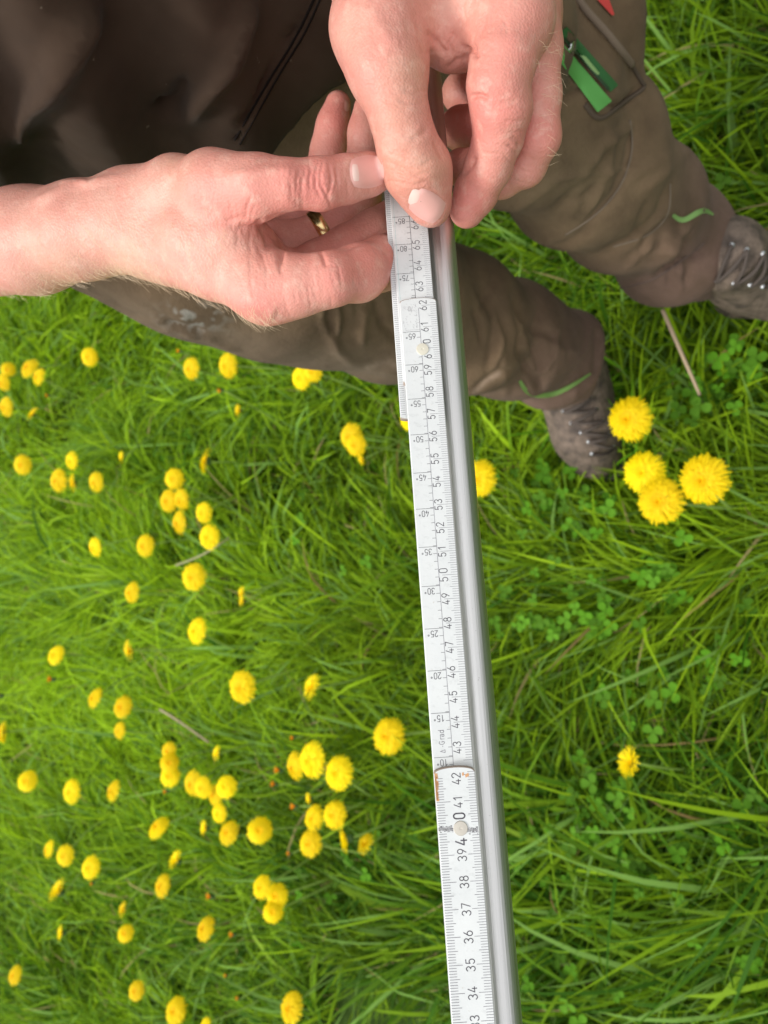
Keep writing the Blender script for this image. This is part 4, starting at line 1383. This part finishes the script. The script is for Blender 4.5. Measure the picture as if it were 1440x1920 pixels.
def build_trousers():
    leg1 = Chain([(230, 330, .62, 232), (380, 396, .64, 232), (540, 474, .68, 205), (720, 556, .75, 150), (880, 616, .83, 118), (1000, 655, .91, 98), (1042, 673, .96, 84), (1066, 686, .99, 70)], .015)
    leg2 = Chain([(700, -60, .64, 230), (850, 80, .63, 205), (960, 175, .65, 188), (1080, 288, .71, 150), (1160, 372, .77, 122), (1240, 438, .85, 104), (1298, 482, .90, 88)], .015)
    hipc = Chain([(.345, .30, .66, .085), (.355, .30, .76, .105), (.375, .36, .80, .11)], px=False)
    hipd = Chain([(.32, .42, .62, .075), (.315, .40, .70, .095), (.345, .42, .80, .11)], px=False)
    pelvis = lambda Q: smin(smin(ell(Q, (.40, .38, .86), (.13, .17, .13)), hipc(Q), .03), hipd(Q), .03)
    pocket = Chain([(1080, -80, .61, 92), (1112, 20, .63, 82), (1140, 100, .645, 60), (1180, 152, .65, 20)], .02)
    def f(Q):
        w = .006 * wob(Q * np.array([1, 1, 1.6]), .05, 2) + .003 * wob(Q, .022, 5)
        low = np.clip((.75 - Q[:, 2]) / .5, 0, 1)
        w = w * (.45 + low) + .0055 * low * np.sin(Q[:, 2] * 70 + 2.5 * wob(Q, .09, 9))
        a = smin(pelvis(Q), leg1(Q), .03)
        b = smin(pelvis(Q), leg2(Q), .03)
        b = smin(b, pocket(Q), .012)
        return np.maximum(np.minimum(a, b) + w, .09 - Q[:, 2])
    V, F = grid_mesh(f, (-.02, -.1, .05), (.62, .72, 1.1), .0032)
    V = relax(V, F, 2)
    V = press(V, vnormals(V, F), FOLDS + [
        ([(1190, 235), (1180, 300), (1150, 370), (1090, 430)], 9, .006), ([(1255, 340), (1240, 400), (1190, 450), (1110, 480)], 8, .006),
        ([(1140, 270), (1100, 340), (1040, 390)], 8, .003), ([(1330, 470), (1260, 505), (1180, 525)], 8, .006), ([(1110, 430), (1060, 460), (1030, 470)], 8, .004),
        ([(1010, 570), (1012, 640), (1014, 740)], 8, .006), ([(900, 520), (930, 600), (915, 700)], 10, .004), ([(960, 545), (1000, 610), (1060, 640)], 10, .005),
        ([(885, 735), (930, 700), (960, 690)], 8, .004), ([(1150, 200), (1170, 195), (1200, 165)], 7, .006), ([(1047, 40), (1090, 120), (1150, 205)], 7, .005),
        ([(1080, 0), (1120, 50), (1180, 120)], 5, -.004), ([(200, 560), (240, 590), (300, 610)], 8, .003), ([(620, 640), (660, 680), (760, 700)], 10, -.003)])
    px, py, d = proj(V)
    C = np.tile(np.array((.165, .112, .066)), (len(V), 1))
    low = np.clip((.42 - V[:, 2]) / .12, 0, 1)[:, None]
    C = C * (1 - low) + np.array((.150, .096, .074)) * low
    kn = np.exp(-(((px - 1080) / 130) ** 2 + ((py - 350) / 110) ** 2))[:, None] * .6
    C = C * (1 - kn) + np.array((.195, .145, .085)) * kn
    ed = np.exp(-(polydist(px, py, [(150, 545), (350, 625), (600, 675), (745, 700)])[0] / 40) ** 2)[:, None] * .5
    C = C * (1 - ed) + np.array((.165, .13, .095)) * ed
    # pale paint smears on the thigh and dust at the knee
    st = np.exp(-(((px - 365) / 45) ** 2 + ((py - 595) / 22) ** 2)) * (wob(V, .003, 11, 8) + wob(V, .0015, 4, 8) > .12)
    st = np.clip(st * 1.2, 0, .8)[:, None] * (d < .75)[:, None]
    C = C * (1 - st) + np.array((.46, .45, .40)) * st
    s2 = np.exp(-(polydist(px, py, [(690, 688), (730, 678), (745, 690)])[0] / 6) ** 2)[:, None] * .6
    s2 = s2 + np.exp(-(polydist(px, py, [(890, 735), (910, 715), (935, 700)])[0] / 5) ** 2)[:, None] * .7
    C = C * (1 - np.clip(s2, 0, 1)) + np.array((.36, .27, .2)) * np.clip(s2, 0, 1)
    me = mesh_np('trousers', V, F, mats=[TROUSER], colors=C)
    o = link('trousers', me, PERSON)
    T = bvh_of(me)
    # zipped cargo pocket on the near leg
    grn = simple('green_tape', (.12, .40, .09), .8); dk = simple('zip_teeth', (.03, .06, .03), .5); slv = simple('zip_metal', (.65, .68, .66), .25, .9)
    def strip(a, b, w0, w1):
        a = np.array(a, float); b = np.array(b, float); n = np.array([-(b - a)[1], (b - a)[0]]); n /= np.linalg.norm(n)
        def fn(u, v):
            p = a + (b - a) * u + n * ((w0 + (w1 - w0) * u) * (v - .5))
            return p[0], p[1]
        return fn
    brn = mat_cloth('pocket_cloth')
    z = patch(T, strip((1040, 82), (1134, 200), 24, 34), 16, 6, .0035, 'zipper', grn, o, edge=.6)
    z['label'] = 'bright green zip tape on the cargo pocket'
    patch(T, strip((1056, 56), (1152, 166), 18, 20), 14, 5, .0030, 'zip_shadow_tape', simple('shaded_green_tape', (.03, .13, .035), .8), o, edge=.6)  # dark green tape by the teeth, zip shadow painted into its colour
    patch(T, strip((1058, 72), (1142, 168), 6, 6), 14, 4, .0050, 'zip_teeth', dk, o, edge=.6)
    patch(T, superellipse(1077, 89, 9, 11, 30), 8, 8, .0075, 'zip_puller', slv, o, edge=.3)
    patch(T, strip((1084, 96), (1122, 140), 10, 7), 8, 4, .0070, 'pull_tab', simple('pull_tab', (.26, .42, .16), .5), o, edge=.5)
    patch(T, strip((1128, -8), (1150, 28), 22, 5), 7, 4, .004, 'fabric_tag', simple('red_fabric', (.55, .05, .04), .8), o, edge=.6)
    seam(T, [(1076, -10), (1100, 22), (1140, 66), (1184, 122)], .0030, o, 'pocket_piping', (.20, .15, .11))
    seam(T, [(1184, 122), (1200, 150), (1206, 165), (1170, 192), (1124, 222), (1096, 196)], .0020, o, 'pocket_seam', (.10, .075, .055))
    seam(T, [(1180, 225), (1185, 280), (1165, 345), (1120, 400), (1060, 440)], .0009, o, 'knee_seam', (.19, .15, .11))
    seam(T, [(1256, 345), (1252, 400), (1215, 440), (1150, 462)], .0009, o, 'knee_seam', (.17, .13, .10))
    seam(T, [(690, 190), (660, 240), (560, 330)], .0012, o, 'side_seam', (.08, .06, .045))
    seam(T, [(1140, 545), (1230, 520), (1320, 455)], .0016, o, 'cuff_seam', (.12, .085, .07))
    return T
TROU_T = build_trousers()

def build_shirt():
    fx = np.array([-.80, -.60, 0]); sx = np.array([-.60, .80, 0])      # body forward / sideways
    cen = np.array([.385, .37, 0])
    def f(Q):
        q = Q - cen
        a = q @ fx; b = q @ sx; z = Q[:, 2]
        rf = np.interp(z, [.70, .80, .95, 1.15, 1.32, 1.46, 1.5], [.150, .150, .145, .13, .13, .09, .05])
        rs = np.interp(z, [.70, .80, .95, 1.15, 1.32, 1.46, 1.5], [.205, .205, .19, .18, .20, .11, .05])
        d = (np.sqrt((a / rf) ** 2 + (b / rs) ** 2) - 1) * rf * .9
        sl = Chain([(.33, .52, 1.38, .085), (.23, .63, 1.12, .07)], px=False)(Q)
        sr = Chain([(.42, .18, 1.38, .085), (.44, .12, 1.12, .07)], px=False)(Q)
        d = smin(d, np.minimum(sl, sr), .05)
        # folds hanging diagonally
        s = b * 2.2 + (z - .8) * 1.6
        d = d - .012 + .008 * np.sin(s * 30 + 2.0 * wob(Q, .12, 3)) * np.clip((z - .74) * 8, 0, 1) + .004 * wob(Q, .035, 6)
        hem = .782 + .02 * a + .008 * np.sin(b * 16)
        d = np.maximum(d, hem - z)
        d = np.maximum(d, z - 1.47)
        return d
    V, F = grid_mesh(f, (.1, .0, .7), (.68, .78, 1.55), .004)
    V = relax(V, F, 2)
    V = press(V, vnormals(V, F), [([(600, -20), (510, 130), (430, 280)], 3.5, .0035), ([(170, -10), (100, 160), (0, 260)], 26, -.012), ([(345, 150), (325, 200), (290, 205)], 14, .008),
                                  ([(470, -10), (430, 120), (350, 230)], 18, -.008)])
    me = mesh_np('shirt', V, F, mats=[SHIRT])
    o = link('shirt', me, PERSON)
    T = bvh_of(me)
    seam(T, [(596, -20), (560, 60), (505, 150), (440, 262)], .0006, o, 'hem_stitching', (.012, .009, .008))
    seam(T, [(608, -20), (572, 60), (517, 150), (450, 270)], .0005, o, 'hem_stitching', (.09, .07, .055))
build_shirt()

def build_boots():
    m, t, b = nodes('worn_boot_leather')
    c = mixc(t, ramp(t, noise(t, 60, 5, .6), .35, .65), (.060, .044, .034), (.19, .140, .105))
    t.links.new(c, b.inputs['Base Color']); b.inputs['Roughness'].default_value = .7
    bump(t, b, noise(t, 180, 5, .7), .9, .003)
    bump(t, b, noise(t, 40, 3, .6), .6, .006)
    ms, t, b = nodes('boot_sole')
    t.links.new(mixc(t, ramp(t, noise(t, 80, 4), .4, .7), (.03, .028, .025), (.08, .07, .055)), b.inputs['Base Color']); b.inputs['Roughness'].default_value = .85
    hook = simple('hook_metal', (.50, .52, .54), .38, .9); lace = simple('boot_lace', (.075, .058, .048), .9)
    def boot(ankle, toe, hooks, lab, k=.82):
        ankle = np.array(ankle); toe = np.array(toe)
        fwd = toe - ankle; fwd[2] = 0; fwd /= np.linalg.norm(fwd)
        heel = ankle - fwd * .03
        up = Chain([(*(ankle + [0, 0, .10]) , .050 * k), (*(ankle + [0, 0, .02]), .050 * k), (*(ankle + fwd * .03 - [0, 0, .02]), .052 * k), (*(ankle + fwd * .08 - [0, 0, .035]), .050 * k), (toe[0], toe[1], .050, .046 * k)], .03, px=False)
        hl = Chain([(heel[0], heel[1], .05, .042 * k), (heel[0] + fwd[0] * .05, heel[1] + fwd[1] * .05, .06, .046 * k)], px=False)
        sd = np.array([-fwd[1], fwd[0], 0])
        def f(Q):
            d = smin(up(Q), hl(Q), .02) + .0015 * wob(Q, .02, 3)
            return np.maximum(d, .022 - Q[:, 2])
        def fs(Q):
            q = np.stack([Q[:, 0], Q[:, 1], np.full(len(Q), .04)], 1)
            d = smin(up(q), hl(q), .02) - .005
            ribs = .002 * (np.sin((Q @ fwd) * 420) > 0)
            return np.maximum(d, np.abs(Q[:, 2] - .012) - .013 + ribs * (np.abs(Q[:, 2] - .006) < .008))
        c0 = (ankle + toe) / 2
        lo = c0 - [.2, .2, .15]; hi = c0 + [.2, .2, .15]; lo[2] = -.01; hi[2] = ankle[2] + .16
        V, F = grid_mesh(f, lo, hi, .004); V = relax(V, F, 1)
        bo = link('boot', mesh_np('boot', V, F, mats=[m]), PERSON, label=lab)
        T = bvh_of(bo.data)
        V, F = grid_mesh(fs, lo, hi, .004)
        link('sole', mesh_np('sole', V, F, mats=[ms]), bo)
        # hooks and laces
        def dome(p, n, r):
            n = n / np.linalg.norm(n); u = np.cross(n, [0, 0, 1.01]); u /= np.linalg.norm(u); v = np.cross(n, u)
            Vd = []
            for (rr, h) in ((1, -.3), (1, .35), (.75, .8), (.3, 1.0)):
                for k in range(10):
                    a = 2 * math.pi * k / 10; Vd.append(p + r * (rr * (u * math.cos(a) + v * math.sin(a)) + n * h))
            Fd = [(i * 10 + k, i * 10 + (k + 1) % 10, (i + 1) * 10 + (k + 1) % 10, (i + 1) * 10 + k) for i in range(3) for k in range(10)] + [tuple(30 + k for k in range(10))]
            return Vd, Fd
        pts = []
        for row in hooks:
            rr = []
            for (x, y) in row:
                h = hit(T, x, y)
                if h is None: continue
                Vd, Fd = dome(h[0], h[1], .0031)
                link('lace_hook', mesh_np('lace_hook', Vd, Fd, mats=[hook]), bo)
                rr.append((h[0] + h[1] * .003, h[1]))
            pts.append(rr)
        k = min(len(pts[0]), len(pts[1]))
        for i in range(k):
            for (A, B) in ((pts[0][i], pts[1][i]), (pts[0][i], pts[1][min(i + 1, k - 1)])):
                mid = (A[0] + B[0]) / 2 + (A[1] + B[1]) * .004
                Vt, Ft = tube_mesh(spline([A[0], mid, B[0]], 8), .0022, 6)
                link('lace', mesh_np('lace', Vt, Ft, mats=[lace]), bo)
        return T
    boot((.195, .462, .11), (.085, .448, .04), [[(1057, 771), (1072, 793), (1090, 811), (1104, 828), (1110, 850)], [(1105, 742), (1118, 768), (1131, 790), (1142, 815), (1150, 838)]], 'worn leather boot whose toe touches the dandelions')
    boot((.283, .222, .12), (.268, .075, .04), [[(1345, 527), (1376, 531), (1406, 534), (1430, 537)], [(1372, 460), (1400, 469), (1430, 476), (1450, 484)]], 'worn leather boot cut off by the photo edge')
build_boots()
def blade_on(T, pts, r, col, lab, lift=.003):
    P = []
    L = spline([(x, y, l) for x, y, l in pts], 18)
    for (x, y, l) in L:
        h = hit(T, x, y)
        if h is not None: P.append(h[0] - h[2] * l)
    P = np.array(P)
    for _ in range(4): P[1:-1] = (P[:-2] + P[2:] + 2 * P[1:-1]) / 4
    n = len(P); T_ = np.gradient(P, axis=0); V = []
    for i in range(n):
        d = (P[i] - CAM); d /= np.linalg.norm(d); w = np.cross(T_[i], d); w /= np.linalg.norm(w)
        ww = r * math.sin(math.pi * (.12 + .83 * i / (n - 1))) ** .6
        V += [P[i] - w * ww, P[i] + d * ww * .35, P[i] + w * ww]
    F = [(i * 3 + k, i * 3 + k + 1, i * 3 + k + 4, i * 3 + k + 3) for i in range(n - 1) for k in (0, 1)]
    return link('grass_blade', mesh_np('grass_blade', V, F, mats=[GRASS], colors=np.tile(np.array(col), (len(V), 1))), label=lab, cat='grass blade')
blade_on(TROU_T, [(1262, 403, .002), (1280, 415, .004), (1305, 400, .006), (1322, 394, .005), (1338, 403, .002)], .0026, (.26, .46, .15), 'pale green curled grass blade stuck to the trouser leg above the right boot')
blade_on(TROU_T, [(975, 714, .002), (990, 738, .004), (1030, 742, .008), (1070, 725, .010), (1108, 700, .004)], .0028, (.20, .36, .10), 'bent grass blade hanging across the trouser cuff above the left boot')
